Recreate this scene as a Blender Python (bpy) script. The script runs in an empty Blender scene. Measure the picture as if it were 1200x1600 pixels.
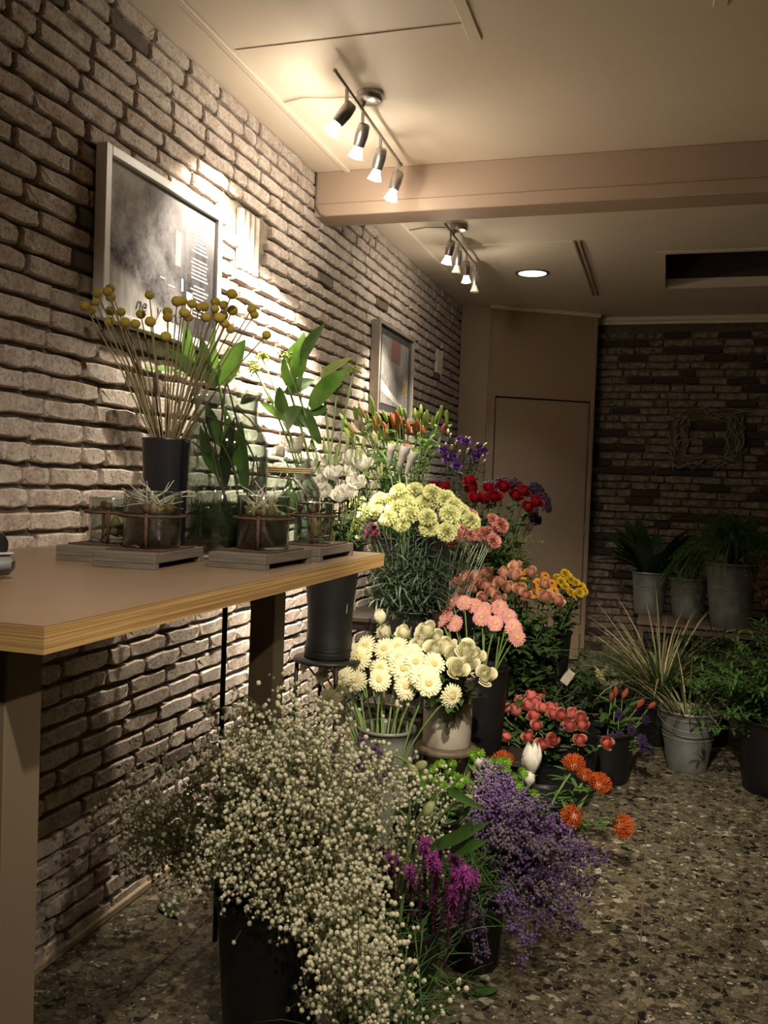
import bpy, math, random
from mathutils import Vector, Matrix, Quaternion
RND = random.Random(7)
R = math.radians
col = bpy.context.scene.collection
scene = bpy.context.scene

# ------------------------------------------------------------------ camera
FPX = 1408.04                                    # focal length in pixels of the 1200x1600 frame
YAW, PITCH, ROLL = R(17.202), R(-1.869), R(2.0875)
CAM = Vector((1.568, 0.0, 1.365))
_f = Vector((-math.sin(YAW)*math.cos(PITCH), math.cos(YAW)*math.cos(PITCH), math.sin(PITCH)))
_r = Vector((math.cos(YAW), math.sin(YAW), 0)); _u = _r.cross(_f)
_r2 = math.cos(ROLL)*_r + math.sin(ROLL)*_u; _u2 = -math.sin(ROLL)*_r + math.cos(ROLL)*_u
cd = bpy.data.cameras.new('camera'); cam = bpy.data.objects.new('camera', cd); col.objects.link(cam)
cam.matrix_world = Matrix(((_r2.x, _u2.x, -_f.x, CAM.x), (_r2.y, _u2.y, -_f.y, CAM.y), (_r2.z, _u2.z, -_f.z, CAM.z), (0, 0, 0, 1)))
cd.sensor_fit = 'VERTICAL'; cd.sensor_height = 36.0; cd.lens = FPX/1600*36.0; cd.clip_start = 0.02
scene.camera = cam

def ray(px, py):
    return _r2*((px-600)/FPX) - _u2*((py-800)/FPX) + _f
def pt(px, py, Y):
    d = ray(px, py); return CAM + d*((Y-CAM.y)/d.y)
def ptx(px, py, X):
    d = ray(px, py); return CAM + d*((X-CAM.x)/d.x)
def ptz(px, py, Z):
    d = ray(px, py); return CAM + d*((Z-CAM.z)/d.z)
def ptw(px, py, Y, xm=.06):
    """as pt, but never inside the brick wall"""
    p = pt(px, py, Y); return p if p.x > xm else ptx(px, py, xm)
def proj(p):
    v = Vector(p)-CAM; z = v.dot(_f)
    if z < .05: return None
    return 600+FPX*v.dot(_r2)/z, 800-FPX*v.dot(_u2)/z, z

# ------------------------------------------------------------------ world, view, big lights
w = bpy.data.worlds.new('shop_air'); scene.world = w; w.use_nodes = True
w.node_tree.nodes['Background'].inputs[0].default_value = (1.0, .86, .66, 1)
w.node_tree.nodes['Background'].inputs[1].default_value = 0.012
scene.view_settings.view_transform = 'Standard'; scene.view_settings.look = 'None'
scene.view_settings.exposure = 0.45; scene.view_settings.gamma = 1.0; scene.view_settings.use_curve_mapping = False
cy = scene.cycles; cy.max_bounces = 6; cy.diffuse_bounces = 3; cy.glossy_bounces = 3; cy.transmission_bounces = 4; cy.transparent_max_bounces = 12
cy.caustics_reflective = False; cy.caustics_refractive = False; cy.use_denoising = True; cy.use_adaptive_sampling = True; cy.adaptive_threshold = .04; cy.sample_clamp_indirect = 4.0
WARM = (1.0, .86, .68)
def spot(name, loc, target, energy, size=60, blend=.6, radius=.02, color=WARM):
    l = bpy.data.lights.new(name, 'SPOT'); l.energy = energy; l.spot_size = R(size); l.spot_blend = blend
    l.shadow_soft_size = radius; l.color = color
    o = bpy.data.objects.new(name, l); col.objects.link(o); o.location = loc
    o.rotation_euler = (Vector(target)-Vector(loc)).to_track_quat('-Z', 'Y').to_euler(); return o
def glow(name, loc, energy, radius=.06, color=WARM):
    l = bpy.data.lights.new(name, 'POINT'); l.energy = energy; l.shadow_soft_size = radius; l.color = color
    o = bpy.data.objects.new(name, l); col.objects.link(o); o.location = loc; return o
# unseen spots behind and beside the camera: some inferred, others added as fill
spot('unseen_spot', (1.50, .40, 2.66), (.88, 2.1, .7), 115, 72, .8, .03)
spot('unseen_spot', (1.50, 1.00, 2.66), (1.00, 3.9, .55), 400, 46, .8, .03)  # unseen, boosted to brighten the flower bunches
spot('unseen_spot', (2.45, .60, 2.66), (.75, 2.05, .5), 60, 60, .8, .03)  # added to lift the gypsophila shaded by the counter
spot('unseen_spot', (2.05, 1.95, 2.70), (2.0, 2.1, 0), 40, 88, .9, .05)
spot('unseen_spot', (3.2, .4, 2.70), (3.1, .6, 0), 60, 95, .9, .05)  # added for ambient light from the right

# ------------------------------------------------------------------ helpers
def tag(o, label=None, cat=None, group=None, kind=None):
    if label: o['label'] = label
    if cat: o['category'] = cat
    if group: o['group'] = group
    if kind: o['kind'] = kind
    return o
def empty(name, loc=(0, 0, 0), rz=0, label=None, cat=None, group=None, parent=None):
    o = bpy.data.objects.new(name, None); col.objects.link(o); o.location = loc; o.rotation_euler = (0, 0, rz)
    o.empty_display_size = .05
    if parent: o.parent = parent
    return tag(o, label, cat, group)
def inst(name, me, parent=None, loc=(0, 0, 0), rot=None, scale=None):
    o = bpy.data.objects.new(name, me); col.objects.link(o); o.parent = parent; o.location = loc
    if rot is not None:
        if isinstance(rot, Quaternion): o.rotation_euler = rot.to_euler()
        else: o.rotation_euler = rot
    if scale is not None: o.scale = (scale,)*3 if not hasattr(scale, '__len__') else scale
    return o

class MB:
    """collects faces of one mesh; materials by index"""
    def __init__(s): s.v = []; s.f = []; s.m = []; s.mats = []; s.cur = 0
    def use(s, m):
        if m not in s.mats: s.mats.append(m)
        s.cur = s.mats.index(m); return s
    def add(s, vs, fs, M=None):
        n = len(s.v)
        s.v += [tuple(M @ Vector(v)) if M else tuple(v) for v in vs]
        s.f += [tuple(i+n for i in f) for f in fs]; s.m += [s.cur]*len(fs); return s
    def box(s, x0, y0, z0, x1, y1, z1, M=None):
        return s.add([(x0,y0,z0),(x1,y0,z0),(x1,y1,z0),(x0,y1,z0),(x0,y0,z1),(x1,y0,z1),(x1,y1,z1),(x0,y1,z1)],
                     [(0,3,2,1),(4,5,6,7),(0,1,5,4),(1,2,6,5),(2,3,7,6),(3,0,4,7)], M)
    def bbox(s, x0, y0, z0, x1, y1, z1, b=.003, M=None):
        """box with chamfered edges"""
        vs = []; X = (x0, x1); Yv = (y0, y1); Z = (z0, z1)
        idx = {}
        for i in (0, 1):
            for j in (0, 1):
                for k in (0, 1):
                    sx, sy, sz = (1-2*i)*b, (1-2*j)*b, (1-2*k)*b
                    for a in range(3):
                        idx[i, j, k, a] = len(vs)
                        vs.append((X[i]+(0 if a == 0 else sx), Yv[j]+(0 if a == 1 else sy), Z[k]+(0 if a == 2 else sz)))
        I = lambda i, j, k, a: idx[i, j, k, a]
        fs = []
        for q in (0, 1):
            fs += [(I(q,0,0,0), I(q,1,0,0), I(q,1,1,0), I(q,0,1,0)), (I(0,q,0,1), I(1,q,0,1), I(1,q,1,1), I(0,q,1,1)), (I(0,0,q,2), I(1,0,q,2), I(1,1,q,2), I(0,1,q,2))]
        for p in (0, 1):
            for q in (0, 1):
                fs += [(I(p,q,0,0), I(p,q,1,0), I(p,q,1,1), I(p,q,0,1)), (I(p,0,q,0), I(p,1,q,0), I(p,1,q,2), I(p,0,q,2)), (I(0,p,q,1), I(1,p,q,1), I(1,p,q,2), I(0,p,q,2))]
        for i in (0, 1):
            for j in (0, 1):
                for k in (0, 1): fs.append((I(i,j,k,0), I(i,j,k,1), I(i,j,k,2)))
        return s.add(vs, fs, M)
    def lathe(s, prof, n=16, M=None, cap0=False, cap1=False, ripple=None):
        vs = []; fs = []
        for k, (r, z) in enumerate(prof):
            for i in range(n):
                a = 2*math.pi*i/n; rr = r*(1+ripple(a, k) if ripple else 1)
                vs.append((rr*math.cos(a), rr*math.sin(a), z))
        for k in range(len(prof)-1):
            for i in range(n):
                j = (i+1) % n; fs.append((k*n+i, k*n+j, (k+1)*n+j, (k+1)*n+i))
        if cap0: fs.append(tuple(reversed(range(n))))
        if cap1: fs.append(tuple((len(prof)-1)*n+i for i in range(n)))
        return s.add(vs, fs, M)
    def tube(s, path, r, n=6, caps=True):
        path = [Vector(p) for p in path]; rs = r if hasattr(r, '__len__') else [r]*len(path)
        vs = []; fs = []; up = None
        for k, p in enumerate(path):
            t = (path[min(k+1, len(path)-1)]-path[max(k-1, 0)])
            t = t.normalized() if t.length > 1e-9 else Vector((0, 0, 1))
            if up is None: up = t.orthogonal().normalized()
            up = (up - t*up.dot(t)); up = up.normalized() if up.length > 1e-6 else t.orthogonal().normalized()
            b = t.cross(up)
            for i in range(n):
                a = 2*math.pi*i/n; vs.append(tuple(p+(up*math.cos(a)+b*math.sin(a))*rs[k]))
        for k in range(len(path)-1):
            for i in range(n):
                j = (i+1) % n; fs.append((k*n+i, k*n+j, (k+1)*n+j, (k+1)*n+i))
        if caps:
            fs.append(tuple(reversed(range(n)))); fs.append(tuple((len(path)-1)*n+i for i in range(n)))
        return s.add(vs, fs)
    def ball(s, c, r, n=6, m=4, sq=1.0):
        prof = [(r*math.sin(math.pi*k/m), -r*sq*math.cos(math.pi*k/m)) for k in range(m+1)]
        prof[0] = (r*.02, prof[0][1]); prof[-1] = (r*.02, prof[-1][1])
        return s.lathe(prof, n, Matrix.Translation(c))
    def blade(s, base, d, up, L, W, segs=4, bend=.4, fold=.25, shape=None, tw=0, wav=0, rnd=None):
        """leaf or petal: strip of 2 columns along a bending midrib"""
        d = Vector(d).normalized(); up = Vector(up); side = d.cross(up)
        side = side.normalized() if side.length > 1e-6 else d.orthogonal().normalized()
        nrm = side.cross(d).normalized(); vs = []; fs = []; p = Vector(base); cur = d.copy(); nn = nrm.copy()
        for k in range(segs+1):
            t = k/segs
            wd = (shape(t) if shape else math.sin(math.pi*min(1, .08+t*.92))**.8)*W*.5
            sd = side
            if tw: sd = Quaternion(cur, tw*t) @ side
            wz = (rnd.uniform(-1, 1)*wav*W if (rnd and wav) else 0)
            vs += [tuple(p-sd*wd+nn*(fold*wd+wz)), tuple(p), tuple(p+sd*wd+nn*(fold*wd-wz))]
            q = Quaternion(side, -bend/segs); cur = q @ cur; nn = q @ nn
            p = p + cur*(L/segs)
        for k in range(segs):
            a = k*3; fs += [(a, a+1, a+4, a+3), (a+1, a+2, a+5, a+4)]
        return s.add(vs, fs)
    def mesh(s, name, mats=None, smooth=False):
        me = bpy.data.meshes.new(name); me.from_pydata(s.v, [], s.f)
        for m in (mats if mats else s.mats): me.materials.append(m)
        if len(me.materials) > 1 and not mats: me.polygons.foreach_set('material_index', s.m)
        if smooth: me.polygons.foreach_set('use_smooth', [True]*len(me.polygons))
        me.update(); return me
    def obj(s, name, m=None, parent=None, smooth=False, loc=(0, 0, 0), rot=None):
        return inst(name, s.mesh(name, [m] if m else None, smooth), parent, loc, rot)

# ------------------------------------------------------------------ materials
def NT(name):
    m = bpy.data.materials.new(name); m.use_nodes = True; t = m.node_tree; return m, t, t.nodes['Principled BSDF']
def nd(t, typ, **kw):
    n = t.nodes.new(typ)
    for k, v in kw.items(): setattr(n, k, v)
    return n
def mixc(t, fac, a, b, mode='MIX'):
    n = nd(t, 'ShaderNodeMix', data_type='RGBA', blend_type=mode)
    for i, v in ((0, fac), (6, a), (7, b)):
        if hasattr(v, 'is_linked'): t.links.new(v, n.inputs[i])
        elif i == 0: n.inputs[0].default_value = v
        else: n.inputs[i].default_value = (*v[:3], 1)
    return n.outputs[2]
def mapr(t, v, a, b, c=0.0, d=1.0):
    n = nd(t, 'ShaderNodeMapRange'); t.links.new(v, n.inputs[0])
    for i, x in zip((1, 2, 3, 4), (a, b, c, d)): n.inputs[i].default_value = x
    return n.outputs[0]
def noise(t, co, scale, detail=4, rough=.55, dist=0):
    n = nd(t, 'ShaderNodeTexNoise'); n.inputs['Scale'].default_value = scale; n.inputs['Detail'].default_value = detail
    n.inputs['Roughness'].default_value = rough; n.inputs['Distortion'].default_value = dist
    if co is not None: t.links.new(co, n.inputs['Vector'])
    return n.outputs[0]
def vmath(t, op, a, b):
    n = nd(t, 'ShaderNodeVectorMath', operation=op)
    for i, v in enumerate((a, b)):
        if hasattr(v, 'is_linked'): t.links.new(v, n.inputs[i])
        else: n.inputs[i].default_value = v
    return n.outputs[0]
def bump(t, bs, h, strength=.3, dist=.01):
    b = nd(t, 'ShaderNodeBump'); b.inputs['Strength'].default_value = strength; b.inputs['Distance'].default_value = dist
    t.links.new(h, b.inputs['Height']); t.links.new(b.outputs[0], bs.inputs['Normal'])
def mul(c, k): return tuple(min(1, x*k) for x in c)
def mat(name, c, rough=.6, metal=0, var=.12, scale=20, bmp=0, bscale=None, stretch=None, c2=None, spec=.5, rndvar=0):
    m, t, bs = NT(name); co = nd(t, 'ShaderNodeTexCoord').outputs['Object']
    if stretch: co = vmath(t, 'MULTIPLY', co, stretch)
    nz = noise(t, co, scale)
    cc = mixc(t, mapr(t, nz, .3, .7), mul(c, 1-var), c2 if c2 else mul(c, 1+var))
    if rndvar:
        oi = nd(t, 'ShaderNodeObjectInfo')
        hs = nd(t, 'ShaderNodeHueSaturation'); t.links.new(mapr(t, oi.outputs['Random'], 0, 1, 1-rndvar, 1+rndvar), hs.inputs['Value'])
        t.links.new(cc, hs.inputs['Color']); cc = hs.outputs[0]
    t.links.new(cc, bs.inputs['Base Color']); bs.inputs['Roughness'].default_value = rough; bs.inputs['Metallic'].default_value = metal
    bs.inputs['Specular IOR Level'].default_value = spec
    if bmp: bump(t, bs, noise(t, co, bscale or scale*3), bmp, .004)
    return m
def petal(name, c, c2=None, rough=.55, trans=.3, scale=60, var=.12, rndvar=.08):
    """thin living tissue: some light passes through"""
    m = mat(name, c, rough, 0, var, scale, c2=c2, spec=.25, rndvar=rndvar); t = m.node_tree; bs = t.nodes['Principled BSDF']
    tr = nd(t, 'ShaderNodeBsdfTranslucent'); mx = nd(t, 'ShaderNodeMixShader'); mx.inputs[0].default_value = trans
    src = bs.inputs['Base Color'].links[0].from_socket; t.links.new(src, tr.inputs[0])
    out = t.nodes['Material Output']; t.links.new(bs.outputs[0], mx.inputs[1]); t.links.new(tr.outputs[0], mx.inputs[2]); t.links.new(mx.outputs[0], out.inputs[0])
    return m
def emit(name, c, s):
    m, t, bs = NT(name); bs.inputs['Base Color'].default_value = (*c, 1); bs.inputs['Emission Color'].default_value = (*c, 1); bs.inputs['Emission Strength'].default_value = s
    return m
def glass(name, c=(.93, .97, .95), rough=.02, edge=.75, face=.045, power=4.0):
    """thin-walled clear glass: mostly passes light, mirrors at grazing angles"""
    m, t, bs = NT(name); t.nodes.remove(bs); out = t.nodes['Material Output']
    tr = nd(t, 'ShaderNodeBsdfTransparent'); tr.inputs[0].default_value = (*c, 1)
    gl = nd(t, 'ShaderNodeBsdfGlossy'); gl.inputs['Roughness'].default_value = rough
    lw = nd(t, 'ShaderNodeLayerWeight'); lw.inputs[0].default_value = .5
    pw = nd(t, 'ShaderNodeMath', operation='POWER'); t.links.new(lw.outputs['Facing'], pw.inputs[0]); pw.inputs[1].default_value = power
    mx = nd(t, 'ShaderNodeMixShader'); t.links.new(mapr(t, pw.outputs[0], 0, 1, face, edge), mx.inputs[0]); t.links.new(tr.outputs[0], mx.inputs[1]); t.links.new(gl.outputs[0], mx.inputs[2])
    t.links.new(mx.outputs[0], out.inputs[0]); return m
def brick_mat(name, ca, cb, cdark, pdark, cwash, wash):
    m, t, bs = NT(name); g = nd(t, 'ShaderNodeNewGeometry'); oi = nd(t, 'ShaderNodeObjectInfo'); tc = nd(t, 'ShaderNodeTexCoord')
    ad = nd(t, 'ShaderNodeMath', operation='ADD'); t.links.new(g.outputs['Random Per Island'], ad.inputs[0]); t.links.new(oi.outputs['Random'], ad.inputs[1])
    fr = nd(t, 'ShaderNodeMath', operation='FRACT'); t.links.new(ad.outputs[0], fr.inputs[0]); r = fr.outputs[0]
    m2 = nd(t, 'ShaderNodeMath', operation='MULTIPLY'); t.links.new(r, m2.inputs[0]); m2.inputs[1].default_value = 7.31
    f2 = nd(t, 'ShaderNodeMath', operation='FRACT'); t.links.new(m2.outputs[0], f2.inputs[0]); r2 = f2.outputs[0]
    co = g.outputs['Position']
    base = mixc(t, r2, ca, cb)
    nz = noise(t, co, 22, 5, .65)
    base = mixc(t, mapr(t, nz, .4, .62, 0, wash), base, cwash)                       # old limewash left on the face
    nz2 = noise(t, co, 95, 4, .7)
    base = mixc(t, mapr(t, nz2, .50, .68, 0, .8), base, mul(ca, .42))               # pits and soot
    lt = nd(t, 'ShaderNodeMath', operation='LESS_THAN'); t.links.new(r, lt.inputs[0]); lt.inputs[1].default_value = pdark
    base = mixc(t, lt.outputs[0], base, cdark)
    t.links.new(base, bs.inputs['Base Color']); bs.inputs['Roughness'].default_value = .9; bs.inputs['Specular IOR Level'].default_value = .2
    bump(t, bs, noise(t, co, 75, 6, .75), .8, .009); return m

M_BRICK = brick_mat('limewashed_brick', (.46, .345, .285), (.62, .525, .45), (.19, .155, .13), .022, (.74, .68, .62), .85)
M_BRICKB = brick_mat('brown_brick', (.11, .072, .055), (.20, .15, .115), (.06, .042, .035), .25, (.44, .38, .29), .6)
M_MORTAR = mat('old_mortar', (.22, .185, .145), .95, 0, .3, 30, .6, 80)
M_MORTARB = mat('dark_mortar', (.11, .085, .065), .95, 0, .3, 30, .5, 80)
M_CEIL = mat('cream_ceiling_paint', (.74, .645, .525), .6, 0, .03, 2)
M_BEAM = mat('taupe_beam_paint', (.40, .30, .23), .55, 0, .04, 3)
M_TAUPE = mat('taupe_joinery_paint', (.33, .24, .155), .5, 0, .04, 3)
M_POST = mat('brown_post_paint', (.17, .13, .085), .5, 0, .05, 3)
M_PLASTER = mat('plain_plaster', (.42, .36, .27), .8, 0, .05, 3)
M_BLACKP = mat('black_plastic', (.007, .007, .0075), .45, 0, .2, 8, spec=.35)
M_BLACKM = mat('black_iron', (.015, .014, .013), .5, .3, .2, 20)
M_STEEL = mat('brushed_steel', (.42, .40, .38), .32, .9, .1, 40, stretch=(1, 1, 8))
M_ZINC = mat('dull_zinc', (.24, .245, .23), .5, .6, .22, 14)
M_DARK = mat('dark_recess', (.05, .04, .035), .8)
M_GAP = mat('dark_gap_backing', (.03, .022, .018), .9)
# ================================================================== the room
CE = 2.757; YB = 7.5; XR = 4.3; YF = -1.6
def terrazzo():
    m, t, bs = NT('terrazzo'); co = nd(t, 'ShaderNodeTexCoord').outputs['Object']
    g = nd(t, 'ShaderNodeNewGeometry'); co = g.outputs['Position']
    wob = nd(t, 'ShaderNodeTexNoise'); wob.inputs['Scale'].default_value = 38; wob.inputs['Detail'].default_value = 3; t.links.new(co, wob.inputs['Vector'])
    cw = vmath(t, 'ADD', vmath(t, 'MULTIPLY', co, (1, 1, 0)), vmath(t, 'MULTIPLY', wob.outputs[1], (.03, .03, 0)))
    base = mixc(t, mapr(t, noise(t, co, 90, 4), .35, .65), (.075, .066, .041), (.15, .13, .085))
    for sc, edge, ramp in ((36, .07, ((0, .17, (.012, .010, .009)), (.15, .42, (.055, .046, .03)), (.62, .84, (.15, .13, .088)), (.84, .96, (.22, .19, .125)), (.96, 1.01, (.40, .36, .28)))),
                           (120, .12, ((0, .16, (.02, .016, .013)), (.88, .97, (.28, .24, .16)), (.97, 1.01, (.55, .5, .4))))):
        v = nd(t, 'ShaderNodeTexVoronoi'); v.inputs['Scale'].default_value = sc; v.inputs['Randomness'].default_value = 1; t.links.new(cw, v.inputs['Vector'])
        v2 = nd(t, 'ShaderNodeTexVoronoi', feature='DISTANCE_TO_EDGE'); v2.inputs['Scale'].default_value = sc; v2.inputs['Randomness'].default_value = 1; t.links.new(cw, v2.inputs['Vector'])
        inside = mapr(t, v2.outputs['Distance'], edge*.6, edge*1.6, 0, 1)
        sep = nd(t, 'ShaderNodeSeparateColor'); t.links.new(v.outputs['Color'], sep.inputs[0])
        for a, b, c in ramp:
            g1 = nd(t, 'ShaderNodeMath', operation='GREATER_THAN'); t.links.new(sep.outputs[0], g1.inputs[0]); g1.inputs[1].default_value = a
            l1 = nd(t, 'ShaderNodeMath', operation='LESS_THAN'); t.links.new(sep.outputs[0], l1.inputs[0]); l1.inputs[1].default_value = b
            mm = nd(t, 'ShaderNodeMath', operation='MULTIPLY'); t.links.new(g1.outputs[0], mm.inputs[0]); t.links.new(l1.outputs[0], mm.inputs[1])
            m2 = nd(t, 'ShaderNodeMath', operation='MULTIPLY'); t.links.new(mm.outputs[0], m2.inputs[0]); t.links.new(inside, m2.inputs[1])
            base = mixc(t, m2.outputs[0], base, c)
    t.links.new(base, bs.inputs['Base Color']); bs.inputs['Roughness'].default_value = .42; bs.inputs['Specular IOR Level'].default_value = .35
    bump(t, bs, noise(t, co, 25, 3), .06, .004); return m
M_TERR = terrazzo()
M_JOINT = mat('floor_joint', (.15, .115, .075), .8, 0, .15, 30)
# floor: joint bed with long terrazzo slabs lying proud of it
b = MB(); b.box(-.3, YF, -.08, XR, YB+.2, -.004); floor = tag(b.obj('floor', M_JOINT), 'speckled terrazzo slab floor', kind='structure')
xs = 1.563-.319*6
k = 0
for i in range(15):
    x0 = xs+.319*i
    if x0+.319 < -.05 or x0 > XR: continue
    for j in range(3):
        y0 = (YF, 1.35, 5.35)[j]
        a, c = y0, (1.347, 5.347, YB+.1)[j]
        x1 = min(x0+.3155, XR)
        if c-a < .05: continue
        t = MB(); t.bbox(max(x0, -.02)-(max(x0, -.02)), 0, -.02, x1-max(x0, -.02), c-a, 0, .0015)
        t.obj('floor_slab', M_TERR, floor, loc=(max(x0, -.02), a, 0))

# ---- brick walls
def brick_mesh(L, H, D, seed):
    rd = random.Random(seed); n = 14; rim = []
    def rect(t):                                    # a point on the unit rectangle outline
        per = [(-.5, -.5), (-.25, -.5), (0, -.5), (.25, -.5), (.5, -.5), (.5, -.17), (.5, .17), (.5, .5), (.25, .5), (0, .5), (-.25, .5), (-.5, .5), (-.5, .17), (-.5, -.17)]
        return per[t]
    vs = []; fs = []
    jit = [(rd.uniform(-1, 1), rd.uniform(-1, 1)) for _ in range(n)]
    for lev, (ins, dep) in enumerate(((0, 0), (.0, .80), (.0036, 1.0))):
        for i in range(n):
            u, v = rect(i); jx, jz = jit[i]
            corner = abs(u) == .5 and abs(v) == .5
            x = u*L+jx*.0035; z = v*H+jz*.0032
            x -= math.copysign(ins*(1.7 if corner else 1), u) if abs(u) > .3 else 0
            z -= math.copysign(ins*(1.5 if corner else 1), v) if abs(v) > .3 else 0
            if corner: x -= math.copysign(.0025, u); z -= math.copysign(.002, v)
            vs.append((D*dep+(rd.uniform(-.0022, .0015) if lev == 2 else 0), x, z))
    for lev in range(2):
        for i in range(n):
            j = (i+1) % n; fs.append((lev*n+i, lev*n+j, (lev+1)*n+j, (lev+1)*n+i))
    o = 2*n
    fs += [(o, o+1, o+12, o+13), (o+1, o+2, o+9, o+10), (o+2, o+3, o+8, o+9), (o+3, o+4, o+5, o+6), (o+1, o+10, o+11, o+12), (o+3, o+6, o+7, o+8)]
    return vs, fs
def coursework(rd, s0, s1, courses, p_half=.12):
    """(course, centre, length) of every brick in a wild bond"""
    out = []
    for c in range(courses):
        s = s0 - rd.uniform(0, .2)
        while s < s1:
            L = .098 if rd.random() < p_half else rd.choice((.198, .203, .208, .212))
            a, bb = max(s, s0), min(s+L, s1)
            if bb-a > .04: out.append((c, (a+bb)/2, bb-a))
            s += L+rd.uniform(.010, .014)
    return out
CH = .06
def build_bricks(wall, bricks, mp, M, seed, visible, skip=None, D=.026):
    """mp(s,z)->matrix of a brick at s along the wall; the 300 largest in view are objects, the rest one part"""
    rd = random.Random(seed); variants = {}
    for i in range(10):
        me_v = brick_mesh(.205, .048, D, seed+i); mb = MB(); mb.add(*me_v); variants['s', i] = (mb.mesh('brick', [M]), me_v)
    for i in range(5):
        me_v = brick_mesh(.098, .048, D, seed+50+i); mb = MB(); mb.add(*me_v); variants['h', i] = (mb.mesh('brick', [M]), me_v)
    scored = []
    for c, s, L in bricks:
        z = c*CH+CH/2
        if skip and skip(s, z, L): continue
        Mx = mp(s, z); p = proj(Mx.translation); a = 0
        if p and -20 < p[0] < 1220 and -20 < p[1] < 1620 and visible(p[0], p[1]):
            q = proj((Mx @ Matrix.Translation((0, L, 0))).translation); a = abs(q[0]-p[0])/p[2] if q else 0
        scored.append((a, c, s, L, Mx))
    scored.sort(key=lambda x: -x[0]); rest = MB()
    for n, (a, c, s, L, Mx) in enumerate(scored):
        hf = L < .15; key = ('h', rd.randrange(5)) if hf else ('s', rd.randrange(10)); me, (vs, fs) = variants[key]
        dz = rd.uniform(-.002, .002); flip = -1 if rd.random() < .5 else 1
        T = Mx @ Matrix.Translation((rd.uniform(-.004, .003), 0, dz)) @ Matrix.Rotation(rd.gauss(0, .006), 4, 'X') @ Matrix.Diagonal((1, L/(.098 if hf else .205), rd.uniform(.95, 1.05), 1))
        if n < 300 and a > 0:
            o = inst('brick', me, wall); o.matrix_world = T
        else: rest.add(vs, fs, T)
    o = rest.obj('bricks_beyond', M, wall); o['kind'] = 'stuff'
YL0, YL1 = .35, 6.93
b = MB(); b.box(-.25, YL0-.02, 0, -.024, YL1+.1, CE); wall_left = tag(b.obj('wall_left', M_MORTAR), 'limewashed rough brick side wall with deep joints', kind='structure')
b = MB(); b.box(-.25, YF, 0, 0, YL0-.02, CE); b.obj('plain_end', M_PLASTER, wall_left)
VENTS = [(p_.y, (round((p_.z-h_/2)/.06)*.06)+h_/2, h_, n_) for p_, h_, n_ in ((ptx(391, 378, 0), .23, 4), (ptx(688, 564, 0), .17, 4))]
def skipl(s, z, L):
    return any(abs(s-y) < .085+L/2*.55 and abs(z-vz) < vh/2+.012 for y, vz, vh, _ in VENTS)
def visl(x, y):
    if x > 560 and y > 660: return False
    if x > 400 and y > 680 and y < 930: return False
    if y > 855 and x < 60: return False
    if 855 < y < 1010 - x*.2: return False
    if 160 < x and y > 1150: return False
    if 155 < x < 320 and 240+(x-150)*.6 < y < 500+(x-150)*.3: return False
    return True
build_bricks(wall_left, coursework(random.Random(3), YL0, YL1, 46), lambda s, z: Matrix.Translation((-.026, s, z)), M_BRICK, 100, visl, skipl)
M_PALE = mat('pale_soldier_brick', (.66, .57, .48), .85, 0, .15, 30, .4)
for n, (vy, vz, h, cnt) in enumerate(VENTS):
    for i in range(cnt):
        b = MB(); y = vy+(i-(cnt-1)/2)*.044; b.bbox(-.024, y-.014, vz-h/2-.006, .001, y+.014, vz+h/2-.006, .004); b.obj('upright_brick', M_PALE, wall_left)
b = MB(); b.bbox(-.02, YL0, 0, .010, YL1, .026, .004); tag(b.obj('baseboard_left', mat('cement_skirting', (.42, .33, .23), .9, 0, .2, 20, .4)), 'low cement fillet where brick wall meets floor', kind='structure')

# back brick wall
b = MB(); b.box(.95, YB+.024, 0, XR, YB+.25, CE); wall_back = tag(b.obj('wall_back', M_MORTARB), 'dim brown brick wall at the back', kind='structure')
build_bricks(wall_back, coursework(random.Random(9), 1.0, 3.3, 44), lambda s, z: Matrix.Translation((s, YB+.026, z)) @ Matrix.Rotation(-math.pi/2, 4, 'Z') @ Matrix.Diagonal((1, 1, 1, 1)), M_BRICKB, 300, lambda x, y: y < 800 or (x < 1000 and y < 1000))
b = MB(); b.box(3.3, YB-.0, 0, XR, YB+.03, CE); b.obj('plain_end', M_PLASTER, wall_back)
# right and front walls, outside the frame, close the room
b = MB(); b.box(XR, YF, 0, XR+.1, YB+.2, CE); tag(b.obj('wall_right', M_PLASTER), 'plain plaster wall of the shop, right side', kind='structure')
b = MB(); b.box(-.25, YF-.1, 0, XR+.1, YF, CE); tag(b.obj('wall_front', M_PLASTER), 'plain plaster wall behind the viewer', kind='structure')

# ceiling with a hatch
HX0, HX1, HY0, HY1 = 1.515, 2.55, 5.53, 6.45
b = MB()
for x0, x1, y0, y1 in ((-.25, XR, YF, HY0), (-.25, XR, HY1, YB+.2), (-.25, HX0, HY0, HY1), (HX1, XR, HY0, HY1)): b.box(x0, y0, CE, x1, y1, CE+.06)
ceiling = tag(b.obj('ceiling', M_CEIL), 'cream painted panel ceiling with battens and hatch', kind='structure')
b = MB().use(M_DARK); b.box(HX0-.01, HY0-.01, CE+.5, HX1+.01, HY1+.01, CE+.52)
for x0, x1, y0, y1 in ((HX0-.02, HX0, HY0, HY1), (HX1, HX1+.02, HY0, HY1), (HX0-.02, HX1+.02, HY1, HY1+.02), (HX0-.02, HX1+.02, HY0-.02, HY0)): b.box(x0, y0, CE+.06, x1, y1, CE+.52)
b.obj('hatch_shaft', M_DARK, ceiling)
b = MB()
for x0, x1, y0, y1 in ((HX0-.05, HX0, HY0-.05, HY1+.05), (HX1, HX1+.05, HY0-.05, HY1+.05), (HX0, HX1, HY0-.05, HY0), (HX0, HX1, HY1, HY1+.05)): b.box(x0, y0, CE-.006, x1, y1, CE+.001)
b.obj('hatch_rim', M_CEIL, ceiling)
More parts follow.
